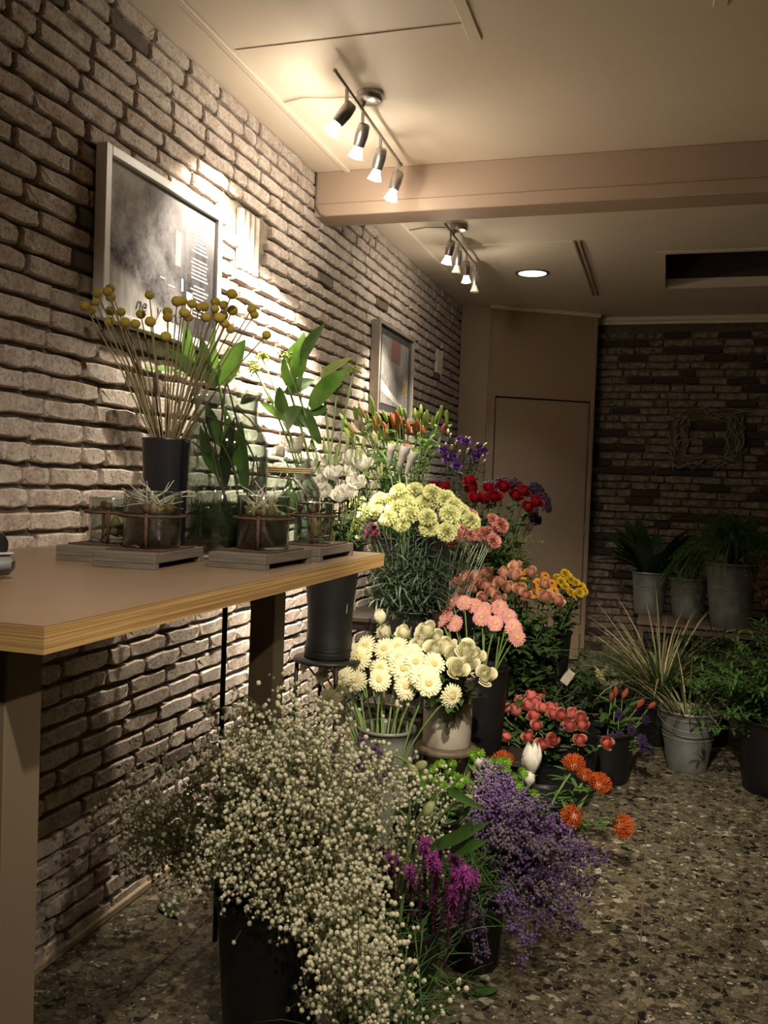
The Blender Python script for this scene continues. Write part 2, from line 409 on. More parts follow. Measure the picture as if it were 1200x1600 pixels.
def batten(n, x0, y0, x1, y1, h=.008, m=M_CEIL, label=None):
    b = MB(); b.bbox(x0, y0, CE-h, x1, y1, CE+.002, min(.003, h/3)); return tag(b.obj('trim_%d' % n, m), label, kind='structure')
BY0, BY1 = 3.835, 3.99
batten(1, .140, YF, .164, BY0, .012, label='ceiling batten beside brick wall, near bay')
batten(2, .146, BY1, .170, 6.87, .012, label='ceiling batten beside brick wall, far bay')
batten(3, .17, 2.688, .94, 2.694, .003, mat('ceiling_seam', (.58, .50, .39), .8), 'thin ceiling seam before the near spotlight rail')
batten(4, .925, YF, .965, 2.80, .006, label='flat ceiling batten ending near the spotlights')
batten(5, 1.64, YF, 1.68, 2.76, .006, label='flat ceiling batten at the top edge')
for i, x in enumerate((1.018, 1.046)): batten(6+i, x, 5.16, x+.014, 6.60, .012, M_BEAM, 'narrow twin ceiling strip beyond the beam, ' + ('left', 'right')[i])
batten(8, .17, 5.16, 1.015, 5.175, .005, label='thin ceiling seam beyond the beam')
b = MB(); b.bbox(.95, YB-.045, CE-.035, XR, YB, CE, .008); b.bbox(.95, YB-.025, CE-.06, XR, YB, CE-.035, .004); tag(b.obj('trim_9', M_CEIL), 'cornice moulding along top of back brick wall', kind='structure')
# beam
b = MB(); b.bbox(.0, BY0, 2.612, XR, BY1, CE, .003); b.bbox(.0, BY0-.006, 2.556, XR, BY1+.006, 2.612, .004)
tag(b.obj('trim_10', M_BEAM), 'taupe boxed beam crossing the ceiling', kind='structure')
b = MB(); b.tube([(.006, BY0-.004, CE-.003), (.006, BY0-.006, 2.62), (.01, BY0-.012, 2.6), (.03, BY0-.012, 2.565), (.06, BY0-.008, 2.552)], .004, 6)
tag(b.obj('cable', mat('grey_cable', (.18, .15, .12), .6), smooth=True), 'thin cable running down the beam end at brick wall', 'cable')

# angled cupboard wall with door
A2 = Vector((.25, 6.885)); B2 = Vector((1.005, 7.33)); du = (B2-A2).normalized(); LW = (B2-A2).length
ang = math.atan2(du.y, du.x)
wc = empty('wall_cupboard', (A2.x, A2.y, 0), ang); tag(wc, 'taupe painted cupboard front set at an angle', kind='structure')
def on_cup(px, py):
    d = ray(px, py); n = Vector((-du.y, du.x, 0)); t = (Vector((A2.x, A2.y, 0))-CAM).dot(n)/d.dot(n); p = CAM+d*t
    return (p.xy-A2).dot(du), p.z
s0, zt = on_cup(776, 621); s1, zt2 = on_cup(921, 629)
b = MB(); b.box(0, 0, 0, s0-.012, .04, CE); b.obj('side_panel', M_TAUPE, wc)
b = MB(); b.box(s1+.012, 0, 0, LW, .04, CE); b.obj('side_panel', M_TAUPE, wc)
b = MB(); b.box(s0-.012, 0, zt+.012, s1+.012, .04, CE); b.obj('head_panel', M_TAUPE, wc)
b = MB(); b.box(LW-.02, .04, 0, LW, .35, CE); b.obj('return_panel', M_TAUPE, wc)
b = MB(); b.bbox(s0-.075, -.012, 0, s0-.060, 0, CE-.01, .002); b.obj('cover_strip', M_TAUPE, wc)
b = MB(); b.bbox(LW-.022, -.01, 0, LW+.004, .0, CE-.01, .002); b.obj('corner_strip', M_TAUPE, wc)
b = MB(); b.bbox(-.02, -.03, CE-.03, LW+.02, 0, CE, .006); b.obj('cornice', M_CEIL, wc)
b = MB(); b.box(s0-.014, .03, 0, s1+.014, .05, zt+.014); b.obj('rebate', M_GAP, wc)  # dark backing that shows in the gap round the door
dr = empty('door_1', (A2.x, A2.y, 0), ang); tag(dr, 'flat taupe cupboard door with shadow gap', kind='structure')
b = MB(); b.bbox(s0, .002, .012, s1, .03, zt, .002); b.obj('door_leaf', M_TAUPE, dr)
for z in (.25, 1.05, 1.82):
    b = MB(); b.lathe([(.006, -.035), (.006, .035)], 8, Matrix.Translation((s1+.006, -.002, z)), True, True); b.obj('hinge', M_TAUPE, dr)
b = MB(); b.box(0, 6.93, 0, .26, 6.97, CE); wl2 = tag(b.obj('wall_end', M_TAUPE), 'narrow taupe panel beside the brick wall', kind='structure')
# fill between
# ================================================================== lights on the ceiling
M_BULB = emit('lit_halogen', (1, .93, .8), 40)
M_BULBOFF = glass('unlit_halogen', (.8, .8, .78))
def rail(name, label, y0, y1, x0, x1, canopy_y, heads, grp):
    """heads: (y, dx, dy, lit): the way the lamp points sideways and along"""
    e = empty(name, (x0, y0, CE), 0, label, 'spotlight rail')
    zr = CE-.05; L = y1-y0
    def rx(y): return (x1-x0)*(y-y0)/L
    b = MB(); b.tube([(0, 0, -.05), (x1-x0, L, -.05)], .006, 8); b.ball((0, 0, -.05), .008, 8, 6); b.ball((x1-x0, L, -.05), .008, 8, 6); b.obj('rail', M_STEEL, e, True)
    cy = canopy_y-y0; cx = rx(canopy_y)+.03
    b = MB(); b.lathe([(.002, -.03), (.040, -.03), (.046, -.027), (.048, -.006), (.048, 0)], 24, Matrix.Translation((cx, cy, 0)), True); b.obj('canopy', M_STEEL, e, True)
    b = MB(); b.tube([(cx-.02, cy, -.028), (cx-.03, cy, -.05)], .007, 8); b.obj('canopy_stud', M_STEEL, e)
    for (y, dx, dy, lit, size) in heads:
        yy = y-y0; xx = rx(y); d = Vector((dx, dy, -1)).normalized()
        h = empty('lamp_head', (xx, yy, -.05), 0, parent=e); h.scale = (1.15,)*3
        b = MB(); b.bbox(-.005, -.003, -.075, .005, .003, .004, .001); b.obj('arm', M_STEEL, h)
        q = (-d).to_track_quat('Z', 'Y'); o0 = Vector((0, 0, -.07))+d*.005
        b = MB(); b.lathe([(.002, .035), (.014, .034), (.0185, .028), (.021, .0), (.0185, -.03), (.017, -.036)], 16, None, True, False); b.obj('holder', M_STEEL, h, True, o0, q)
        b = MB(); b.lathe([(.013, -.036), (.014, -.044), (.0225, -.066), (.025, -.072)], 16); b.obj('reflector', mat('dichroic_glass', (.85, .8, .7), .15, .2) if not lit else emit('glowing_reflector', (1, .9, .75), 6), h, True, o0, q)
        b = MB(); b.lathe([(.0245, -.071), (.012, -.0745), (.001, -.075)], 16); b.obj('bulb', M_BULB if lit else M_BULBOFF, h, True, o0, q)
        if lit:
            wp = Vector((x0+xx, y, CE-.05))+(o0+d*.085)*1.15
            spot('lamp_light', wp, wp+d, lit, size, .75, .012)
            glow('lamp_spill', wp+d*.012, 2.4, .012)
    return e
rail('spotlight_rail', 'steel spotlight rail with four lit lamps before the beam', 2.80, 3.68, .478, .448, 3.10,
     ((2.93, -.80, -.06, 120, 84), (3.12, -.42, .34, 190, 58), (3.36, -.34, .28, 190, 58), (3.62, -.24, -.12, 190, 44)), None)
rail('spotlight_rail', 'steel spotlight rail with two lit lamps beyond the beam', 4.56, 5.44, .430, .415, 4.76,
     ((4.70, -.22, .05, 110, 66), (4.90, -.1, .15, 0, 0), (5.14, -.02, .25, 110, 70), (5.40, .02, .03, 0, 0)), None)
b = MB(); b.tube([(.16, 3.10, CE-.004), (.25, 3.07, CE-.006), (.36, 3.09, CE-.008), (.46, 3.10, CE-.01)], .0025, 5); tag(b.obj('cable', mat('cream_cable', (.5, .42, .3), .6)), 'thin lamp cable across ceiling to near spotlight rail', 'cable')
b = MB(); b.tube([(.165, 4.80, CE-.004), (.28, 4.75, CE-.006), (.40, 4.76, CE-.01)], .0025, 5); tag(b.obj('cable', M_JOINT), 'thin lamp cable across ceiling to far spotlight rail', 'cable')
e = empty('recessed_downlight', (.69, 5.90, CE), 0, 'round bright recessed downlight in the ceiling', 'downlight')
b = MB(); b.lathe([(.088, -.001), (.095, -.006), (.108, -.005), (.112, 0)], 32); b.obj('rim', M_STEEL, e, True)
b = MB(); b.lathe([(.09, -.003), (.05, -.002), (.001, -.002)], 32); b.obj('lens', emit('cool_lens', (.82, .9, 1.0), 2.2), e, True)
spot('downlight_beam', (.69, 5.90, CE-.02), (.60, 6.5, .6), 30, 78, .9, .08, (.95, .95, 1))

# ================================================================== pictures on the brick wall
def print_mat(name, kind):
    m, t, bs = NT(name); tc = nd(t, 'ShaderNodeTexCoord'); co = tc.outputs['Object']
    n1 = noise(t, co, 8, 10, .75, .15); n2 = noise(t, vmath(t, 'MULTIPLY', co, (1, 9, 1.5)), 4, 6, .7)
    sx = nd(t, 'ShaderNodeSeparateXYZ'); t.links.new(co, sx.inputs[0])
    if kind == 1:
        g = mixc(t, mapr(t, n1, .38, .62), (.06, .058, .06), (.62, .6, .62))
        g = mixc(t, mapr(t, sx.outputs[1], -.25, .2, 0, .95), g, mixc(t, mapr(t, n2, .4, .75), (.02, .019, .022), (.10, .095, .1)))     # dark masses on the right
        g = mixc(t, mapr(t, sx.outputs[2], .06, .26, 0, .4), g, (.62, .6, .62))                                                     # pale sky of the print
        a = nd(t, 'ShaderNodeMath', operation='MULTIPLY_ADD'); t.links.new(sx.outputs[1], a.inputs[0]); a.inputs[1].default_value = .35; t.links.new(sx.outputs[2], a.inputs[2])
        g = mixc(t, mapr(t, a.outputs[0], -.15, -.185), g, mixc(t, mapr(t, n2, .4, .6), (.75, .72, .7), (.5, .48, .47)))
    else:
        g = mixc(t, mapr(t, n1, .35, .65), (.16, .155, .15), (.52, .5, .47))
        g = mixc(t, mapr(t, n2, .5, .68, 0, .8), g, (.62, .6, .57))
    t.links.new(g, bs.inputs['Base Color']); bs.inputs['Roughness'].default_value = .85; bs.inputs['Specular IOR Level'].default_value = .1; return m
M_WFRAME = mat('white_frame_lacquer', (.88, .86, .84), .4, 0, .04, 10)
M_WHITEP = mat('white_print', (.80, .77, .75), .6, 0, .03, 20)
M_INK = mat('grey_ink', (.13, .12, .12), .7)
y0, y1, z0, z1 = 2.195, 2.892, 1.80, 2.290
e = empty('framed_poster', (0, (y0+y1)/2, (z0+z1)/2), 0, 'large white framed black and white poster on brick wall', 'picture')
hw, hh = (y1-y0)/2, (z1-z0)/2; FR = .028
for nme, a in (('frame_side', (-hw, -hh, -hw+FR, hh)), ('frame_side', (hw-FR, -hh, hw, hh)), ('frame_rail', (-hw+FR, hh-FR, hw-FR, hh)), ('frame_rail', (-hw+FR, -hh, hw-FR, -hh+FR))):
    b = MB(); b.bbox(.004, a[0], a[1], .040, a[2], a[3], .002); b.obj(nme, M_WFRAME, e)
b = MB(); b.box(.004, -hw+FR, -hh+FR, .024, hw-FR, hh-FR); pr = b.obj('print', print_mat('old_photograph_print', 1), e)
rd = random.Random(5); zz = .135
for par, cnt in ((0, 6), (1, 6), (2, 9)):
    for i in range(cnt):
        b = MB(); L = rd.uniform(.06, .115); yc = .215; x = yc-L/2
        while x < yc+L/2:
            wl = rd.uniform(.008, .02); b.box(.0242, x, zz, .0252, x+wl, zz+.0042); x += wl+.0035
        o = b.obj('verse_line', M_WHITEP, pr); o['kind'] = 'stuff'
        zz -= .0125
    zz -= .014
for (a, c, d2, f2) in ((.10, -.075, .113, -.035), (.135, -.145, .175, -.07), (.07, -.10, .10, -.096), (.02, -.075, .06, -.071), (-.03, -.06, .0, -.056)):
    b = MB(); b.box(.0242, a, c, .0250, d2, f2); b.obj('printed_highlight', M_WHITEP, pr)
for i in range(7):
    b = MB(); b.box(.0242, .06+.005*i, -.0, .0248, .0615+.005*i, .11); b.obj('printed_lattice_line', M_WHITEP, pr)
def words(txt, size, parent, m, y, z, x=.0255, name='script_lettering', shear=.35, rot=(R(90), 0, R(90))):
    """lettering as a flat mesh"""
    fc = bpy.data.curves.new(name, 'FONT'); fc.body = txt; fc.size = size; fc.shear = shear; fc.extrude = .0003
    tmp = bpy.data.objects.new(name, fc); col.objects.link(tmp); bpy.context.view_layer.update()
    me = bpy.data.meshes.new_from_object(tmp); bpy.data.objects.remove(tmp); bpy.data.curves.remove(fc)
    me.materials.clear(); me.materials.append(m); return inst(name, me, parent, (x, y, z), rot)
for tx, yy in (('ne', -.165), ('y', -.05), ('roo', .01)): words(tx, .062, pr, M_INK, yy, -.185)
b = MB(); b.add([(.027, -hw+FR, -hh+FR), (.027, hw-FR, -hh+FR), (.027, hw-FR, hh-FR), (.027, -hw+FR, hh-FR)], [(0, 1, 2, 3)]); b.obj('glazing', glass('picture_glass', (.97, .97, .97), .02), e)

y0, y1, z0, z1 = 4.70, 5.41, 1.745, 2.255
e = empty('framed_print', (0, (y0+y1)/2, (z0+z1)/2), 0, 'grey framed print with dark mount on brick wall above the lilies', 'picture')
hw, hh = (y1-y0)/2, (z1-z0)/2; FR = .018
M_GFRAME = mat('grey_brown_frame', (.30, .26, .22), .5)
for nme, a in (('frame_side', (-hw, -hh, -hw+FR, hh)), ('frame_side', (hw-FR, -hh, hw, hh)), ('frame_rail', (-hw+FR, hh-FR, hw-FR, hh)), ('frame_rail', (-hw+FR, -hh, hw-FR, -hh+FR))):
    b = MB(); b.bbox(.004, a[0], a[1], .055, a[2], a[3], .002); b.obj(nme, M_GFRAME, e)
b = MB(); b.box(.004, -hw+FR, -hh+FR, .038, hw-FR, hh-FR); b.obj('mount', mat('charcoal_mount', (.075, .078, .085), .7), e)
iw, ih = hw-.085, hh-.065
b = MB(); b.box(.0385, -iw, -ih, .040, iw, ih); pr = b.obj('print', print_mat('misty_print', 2), e)
b = MB(); b.box(.0402, -.09, .06, .0406, .09, ih); b.obj('printed_red_block', mat('faded_red_ink', (.36, .17, .155), .6, 0, .15, 30), pr)
b = MB(); b.box(.0402, .17, -.10, .0406, .245, -.035); b.obj('printed_ochre_block', mat('ochre_ink', (.42, .27, .07), .6, 0, .2, 40), pr)
b = MB(); b.add([(.0404, -iw, -.06), (.0404, -iw, -.12), (.0404, .12, -ih), (.0404, .2, -ih)], [(0, 1, 2, 3)]); b.obj('printed_pale_band', M_WHITEP, pr)
b = MB(); b.add([(.043, -hw+FR, -hh+FR), (.043, hw-FR, -hh+FR), (.043, hw-FR, hh-FR), (.043, -hw+FR, hh-FR)], [(0, 1, 2, 3)]); b.obj('glazing', glass('picture_glass', (.97, .97, .97), .02), e)

# ================================================================== bar counter
def ply_mat():
    m, t, bs = NT('plywood_edge'); tc = nd(t, 'ShaderNodeTexCoord'); co = tc.outputs['Object']
    wv = noise(t, vmath(t, 'MULTIPLY', co, (1.5, 1.5, 330)), 1.0, 4, .6)
    wv2 = noise(t, vmath(t, 'MULTIPLY', co, (9, 9, 900)), 1.0, 2, .5)
    c = mixc(t, mapr(t, wv, .38, .62), (.30, .17, .06), (.58, .38, .16)); c = mixc(t, mapr(t, wv2, .58, .72, 0, .7), c, (.16, .085, .03))
    t.links.new(c, bs.inputs['Base Color']); bs.inputs['Roughness'].default_value = .45; return m
CX, CY0, CY1, CZ = .818, .97, 2.44, 1.165
e = empty('bar_counter', (.4, 1.7, 0), 0, 'tall bar counter with plywood edge and brown top against brick wall', 'counter')
CXo, CYo = .4, 1.7
def slab(pts, za, zb):
    n = len(pts); vs = [(x-CXo, y-CYo, za) for x, y in pts]+[(x-CXo, y-CYo, zb) for x, y in pts]
    return vs, [tuple(reversed(range(n))), tuple(range(n, 2*n))]+[(i, (i+1) % n, n+(i+1) % n, n+i) for i in range(n)]
pts = [(.012, CY0), (CX, CY0), (CX, CY1), (.012, CY1)]
b = MB(); b.add(*slab(pts, CZ-.037, CZ-.0012)); b.obj('plywood_board', ply_mat(), e)
b = MB(); b.add(*slab(pts, CZ-.0012, CZ)); b.obj('laminate_top', mat('brown_laminate', (.225, .15, .098), .32, 0, .05, 6), e)
def post(x0, y0, x1, y1):
    b = MB(); b.bbox(x0-CXo, y0-CYo, 0, x1-CXo, y1-CYo, CZ-.037, .002); return b.obj('leg', M_POST, e)
b = MB(); b.tube([(.365-CXo, 2.36-CYo, 0), (.365-CXo, 2.36-CYo, CZ-.037)], .008, 10); b.obj('rear_rod', M_BLACKM, e, True)
post(.655, 1.0, .736, 1.075); post(.545, 2.15, .615, 2.22); post(.05, 1.0, .13, 1.075)
b = MB(); b.bbox(.035-CXo, 1.075-CYo, CZ-.085, .06-CXo, 2.40-CYo, CZ-.037, .002); b.obj('wall_cleat', M_POST, e)
# ================================================================== things on the counter
M_GLASS = glass('jar_glass', (.83, .89, .86), .04, .95, .10, 2.2)
M_RUST = mat('rusty_iron', (.085, .042, .027), .8, .3, .35, 60, .4, 200)
M_WOODG = mat('weathered_grey_wood', (.125, .108, .088), .75, 0, .3, 9, .3, 60, stretch=(1, 1, 14))
M_MOSS = mat('dark_moss', (.024, .036, .009), .95, 0, .5, 120, .8, 300)
M_MOSSL = mat('olive_moss', (.07, .075, .025), .95, 0, .5, 120, .8, 300)
M_BULBC = mat('flower_bulb_skin', (.36, .22, .10), .6, 0, .35, 60)
M_BULBW = mat('peeled_bulb', (.58, .50, .30), .5, 0, .2, 60)
M_TWIGW = mat('bleached_twig', (.62, .56, .47), .8, 0, .15, 60)
M_TWIGD = mat('dark_twig', (.10, .065, .04), .8, 0, .3, 60)
M_TWINE = mat('jute_twine', (.42, .30, .15), .9, 0, .3, 200)
def moss(b, r, h, seed, z0=.006):
    rd = random.Random(seed); prof = [(r*.7, z0), (r, z0+.01), (r*1.0, z0+h*.6), (r*.96, z0+h*.9), (r*.6, z0+h), (.002, z0+h*1.03)]
    b.lathe(prof, 22, None, True, ripple=lambda a, k: rd.uniform(-.05, .0))
def twigs(b, rd, c, n, L, r, spread=1.0, kinks=3):
    for _ in range(n):
        p = Vector(c)+Vector((rd.uniform(-.02, .02), rd.uniform(-.02, .02), 0)); a = rd.uniform(0, 6.283)
        d = Vector((math.cos(a)*spread, math.sin(a)*spread, rd.uniform(.1, 1.0))).normalized(); path = [p]
        for k in range(kinks):
            d = (d+Vector((rd.uniform(-.6, .6), rd.uniform(-.6, .6), rd.uniform(-.35, .25)))).normalized(); path.append(path[-1]+d*L/kinks*rd.uniform(.6, 1.2))
        b.tube(path, [r*(1-.2*k) for k in range(len(path))], 4)
def jar_stand(loc, rz, label, jar_label, r, h, seed, content):
    e = empty('jar_stand', loc, rz, label, 'jar stand', 'wooden jar stands on the counter')
    b = MB(); b.bbox(-.07, -.125, .012, .07, .125, .034, .0015); b.obj('plank', M_WOODG, e)
    for s in (-1, 1):
        b = MB(); b.bbox(-.07, s*.125 if s < 0 else .125-.022, 0, .07, (-.125+.022) if s < 0 else .125, .012, .0008); b.obj('foot', M_WOODG, e)
    b = MB(); b.bbox(-.066, -.085, .034, .066, .085, .0375, .001); b.obj('base_plate', M_RUST, e)
    for s in (-1, 1):
        b = MB(); b.tube([(-.04*s-.02, s*(r+.006), .036), (-.04*s-.02, s*(r+.006), .118)], .0045, 8); b.ball((-.04*s-.02, s*(r+.006), .123), .0088, 10, 8); b.obj('post', M_RUST, e, True)
    rr = r+.009; b = MB(); b.tube([(rr*math.cos(2*math.pi*i/28)*1.0, rr*math.sin(2*math.pi*i/28), .108) for i in range(29)], .004, 6, False); b.obj('hoop', M_RUST, e, True)
    j = empty('glass_jar', Vector(loc)+Vector((0, 0, .0376)), rz, jar_label, 'jar', 'glass jars in the wooden stands')
    b = MB(); b.lathe([(.001, .001), (r*.95, .001), (r, .006), (r, h-.006), (r+.0015, h-.002), (r-.001, h), (r-.004, h-.004), (r-.0035, .008), (.001, .006)], 40); b.obj('glass', M_GLASS, j, True)
    rd = random.Random(seed)
    if content:
        b = MB(); moss(b, r-.006, h*.60, seed); b.obj('moss', M_MOSS, j, True)
        for i in range(7):
            a = i*.9+rd.random(); q = rd.uniform(.2, .62)*r; s = rd.uniform(.009, .014)
            b = MB(); b.lathe([(.001, 0), (s*.8, s*.35), (s, s*.9), (s*.6, s*1.7), (s*.22, s*2.2), (s*.15, s*3.0), (.001, s*3.3)], 10)
            b.obj('flower_bulb', rd.choice((M_BULBC, M_BULBC, M_BULBW)), j, True, (q*math.cos(a), q*math.sin(a), h*.61), (rd.uniform(-.4, .4), rd.uniform(-.4, .4), 0))
        b = MB(); twigs(b, rd, (.0, .0, h*.78), 26, .085, .0016); o = b.obj('bleached_twigs', M_TWIGW, j); o['kind'] = 'stuff'
    else:
        b = MB(); s = .02; b.lathe([(.001, 0), (s*.9, s*.35), (s, s*.9), (s*.6, s*1.7), (s*.22, s*2.4), (.001, s*3)], 12); b.obj('flower_bulb', M_BULBC, j, True, (.005, 0, .012))
        b = MB(); twigs(b, rd, (0, 0, .012), 14, .05, .0012, 1.6); o = b.obj('dry_roots', M_TWIGW, j); o['kind'] = 'stuff'
    return e
def cz(px, py, z=CZ): return ptz(px, py, z)
jar_stand((.482, 1.765, CZ), R(5), 'grey wooden jar stand nearest the card terminal, front row', 'glass jar of dark moss and bulbs left of the tall vase, front row', .063, .125, 1, True)
jar_stand((.688, 1.905, CZ), R(-2), 'grey wooden jar stand at the front edge in front of tall glass vase', 'glass jar of dark moss and bulbs in front of tall glass vase', .060, .122, 2, True)
jar_stand((.335, 1.835, CZ), R(5), 'grey wooden jar stand half hidden behind the leftmost jar', 'empty looking glass jar half hidden behind the leftmost moss jar', .055, .105, 3, False)
jar_stand((.700, 2.185, CZ), R(0), 'grey wooden jar stand at the far end of the counter', 'clear glass jar with dried roots at far end of counter', .050, .105, 4, False)

# tall necked vase with moss and twining twigs
vx, vy = .512, 2.045
e = empty('glass_vase', (vx, vy, CZ), 0, 'tall necked glass vase with moss and curling twigs on counter', 'vase')
prof = [(.001, .002), (.098, .002), (.106, .010), (.107, .05), (.107, .27), (.103, .292), (.088, .325), (.079, .338), (.077, .365), (.080, .392), (.088, .408), (.090, .412), (.086, .412), (.077, .393), (.074, .366), (.076, .34), (.085, .323), (.099, .291), (.103, .268), (.103, .012), (.001, .008)]
b = MB(); b.lathe(prof, 48); b.obj('glass', M_GLASS, e, True)
b = MB(); moss(b, .098, .105, 11, .012); b.obj('moss', M_MOSS, e, True)
rd = random.Random(4)
b = MB()
for i in range(420):
    a = rd.uniform(0, 6.283); q = .095*math.sqrt(rd.random()); p = Vector((q*math.cos(a), q*math.sin(a), .112))
    b.tube([p, p+Vector((rd.gauss(0, .012), rd.gauss(0, .012), rd.uniform(.008, .035)))], [.0012, .0004], 3, False)
o = b.obj('moss_tips', M_MOSSL, e); o['kind'] = 'stuff'
def lp(x, y, dep): return cz_plane(x, y, vy+dep)-Vector((vx, vy, CZ))
def cz_plane(px, py, Y): return pt(px, py, Y)
for path, r in (([(357, 790, 0), (340, 745, .0), (330, 700, .02), (318, 660, .0), (305, 645, -.02)], .003), ([(355, 600, 0), (362, 625, 0), (372, 665, -.02), (370, 700, 0), (350, 716, .03), (325, 708, .05), (300, 690, .02)], .0026),
                ([(352, 790, .03), (345, 740, .05), (335, 690, .0), (322, 650, -.03), (330, 652, -.05), (360, 665, -.02), (385, 690, .02), (397, 715, .02), (394, 750, 0), (380, 790, -.03)], .0024),
                ([(372, 755, -.03), (360, 720, .0), (345, 690, .03), (348, 640, 0), (352, 605, 0), (357, 592, 0)], .0028), ([(405, 675, .0), (390, 655, .0), (372, 640, .03)], .002)):
    b = MB(); b.tube([lp(*q) for q in path], r, 6); b.obj('twig', M_TWIGD, e, True)

# preserving jar with a bulb and twine
jx = pt(443, 800, 2.30); jx = (jx.x, 2.30)
e = empty('preserving_jar', (jx[0], jx[1], CZ), 0, 'squat glass jar tied with twine holding a green bulb, behind the front jars', 'jar')
e.scale = (1.38,)*3
prof = [(.001, .002), (.068, .002), (.073, .01), (.073, .115), (.070, .13), (.056, .15), (.052, .158), (.052, .182), (.055, .186), (.052, .187), (.049, .183), (.049, .158), (.053, .148), (.067, .129), (.070, .114), (.070, .012), (.001, .008)]
b = MB(); b.lathe(prof, 40); b.obj('glass', M_GLASS, e, True)
for k in range(3):
    b = MB(); rr = .054+.001*k; b.tube([(rr*math.cos(2*math.pi*i/24), rr*math.sin(2*math.pi*i/24), .158+.004*k) for i in range(25)], .0017, 5, False); b.obj('twine', M_TWINE, e, True)
b = MB(); s = .024; b.lathe([(.001, 0), (s*.9, s*.35), (s, s*.9), (s*.7, s*1.6), (s*.35, s*2.2), (.001, s*3.2)], 14); b.obj('green_bulb', mat('green_bulb_skin', (.20, .27, .08), .5, 0, .2, 50), e, True, (.01, 0, .075))
b = MB(); b.tube([(.03*math.cos(i*.9), .03*math.sin(i*.9), .06+.004*math.sin(i)) for i in range(15)], .005, 6); b.obj('moss_nest', M_BULBC, e, True)
b = MB(); b.tube([(-.05, -.03, .19), (-.03, -.06, .15), (.045, -.06, .145), (.075, -.03, .10), (.085, -.02, .02)], .0018, 5); b.obj('wire', M_TWIGD, e, True)

# black vase of craspedia
e = empty('black_vase', (.372, 2.0, CZ), 0, 'tapering black plastic vase holding craspedia on counter', 'vase')
b = MB(); b.lathe([(.001, .0), (.045, .0), (.047, .006), (.060, .285), (.062, .290), (.058, .290), (.056, .27), (.045, .05), (.001, .045)], 32); b.obj('body', mat('satin_black', (.018, .018, .022), .3), e, True)
CRASP = (.372, 2.0, CZ+.06)

# card terminal at the frame's left edge
e = empty('card_terminal', (.385, 1.30, CZ), R(-28), 'dark grey card terminal with green button at left edge of counter', 'card terminal')
MG = mat('terminal_grey', (.13, .13, .13), .4); MK = mat('terminal_black', (.012, .012, .014), .35)
b = MB(); b.bbox(-.04, -.085, .008, .04, .085, .045, .012); b.obj('body', MG, e, True)
b = MB(); b.bbox(-.033, -.05, 0, .033, .05, .01, .003); b.obj('foot', MK, e)
b = MB(); b.bbox(-.036, -.06, .045, .036, .08, .050, .002); b.obj('keypad_deck', mat('terminal_light_grey', (.32, .32, .31), .4), e)
for i in range(3):
    for j in range(4):
        b = MB(); b.bbox(-.027+i*.02, -.05+j*.016, .050, -.012+i*.02, -.039+j*.016, .054, .001)
        b.obj('key', mat('green_key', (.02, .30, .10), .4) if (i, j) == (2, 0) else MK, e)
b = MB(); b.lathe([(.001, -.03), (.026, -.03), (.028, -.026), (.028, .026), (.026, .03), (.001, .03)], 20, Matrix.Translation((0, .045, .062)) @ Matrix.Rotation(R(90), 4, 'Y'), True, True); b.obj('paper_roll_cover', MK, e, True)
b = MB(); b.bbox(-.033, -.086, .022, .033, -.0845, .026, .0005); b.obj('card_slot', MK, e)
words('LA', .010, e, mat('silver_lettering', (.6, .6, .58), .4), -.0855, .030, x=.005, name='lettering', shear=0, rot=(R(90), 0, 0))
# ================================================================== flower kit
UP = Vector((0, 0, 1))
M_STEM = mat('green_stem', (.085, .14, .04), .5, 0, .2, 30)
M_STEML = mat('pale_green_stem', (.17, .26, .08), .45, 0, .2, 30)
M_STEMG = mat('blue_grey_stem', (.065, .10, .06), .6, 0, .25, 30)
M_STEMS = mat('silvery_stem', (.34, .38, .31), .6, 0, .2, 30)
M_LEAF = petal('rose_leaf', (.030, .065, .018), (.06, .115, .03), .4, .15, 25)
M_LEAFB = petal('bright_leaf', (.11, .26, .035), (.20, .38, .07), .35, .35, 15)
M_LEAFM = petal('mid_green_leaf', (.055, .13, .03), (.10, .20, .05), .4, .25, 15)
M_LEAFG = petal('blue_grey_leaf', (.055, .09, .05), (.10, .14, .085), .55, .2, 25)
M_LEAFD = petal('dark_leaf', (.018, .035, .012), (.035, .06, .02), .35, .1, 20)

def bez(a, c, b, n=6):
    return [a*(1-t)**2+c*2*t*(1-t)+b*t*t for t in (k/n for k in range(n+1))]
def stem_path(a, b, n=6, k=.55, bow=None):
    a = Vector(a); b = Vector(b); L = (b-a).length
    c = Vector((a.x+(b.x-a.x)*.22, a.y+(b.y-a.y)*.22, a.z+(b.z-a.z)*k))
    if bow: c = c+Vector(bow)
    return bez(a, c, b, n)
def facing(d, spin=0): 
    return Vector(d).normalized().to_track_quat('Z', 'Y') @ Quaternion((0, 0, 1), spin)

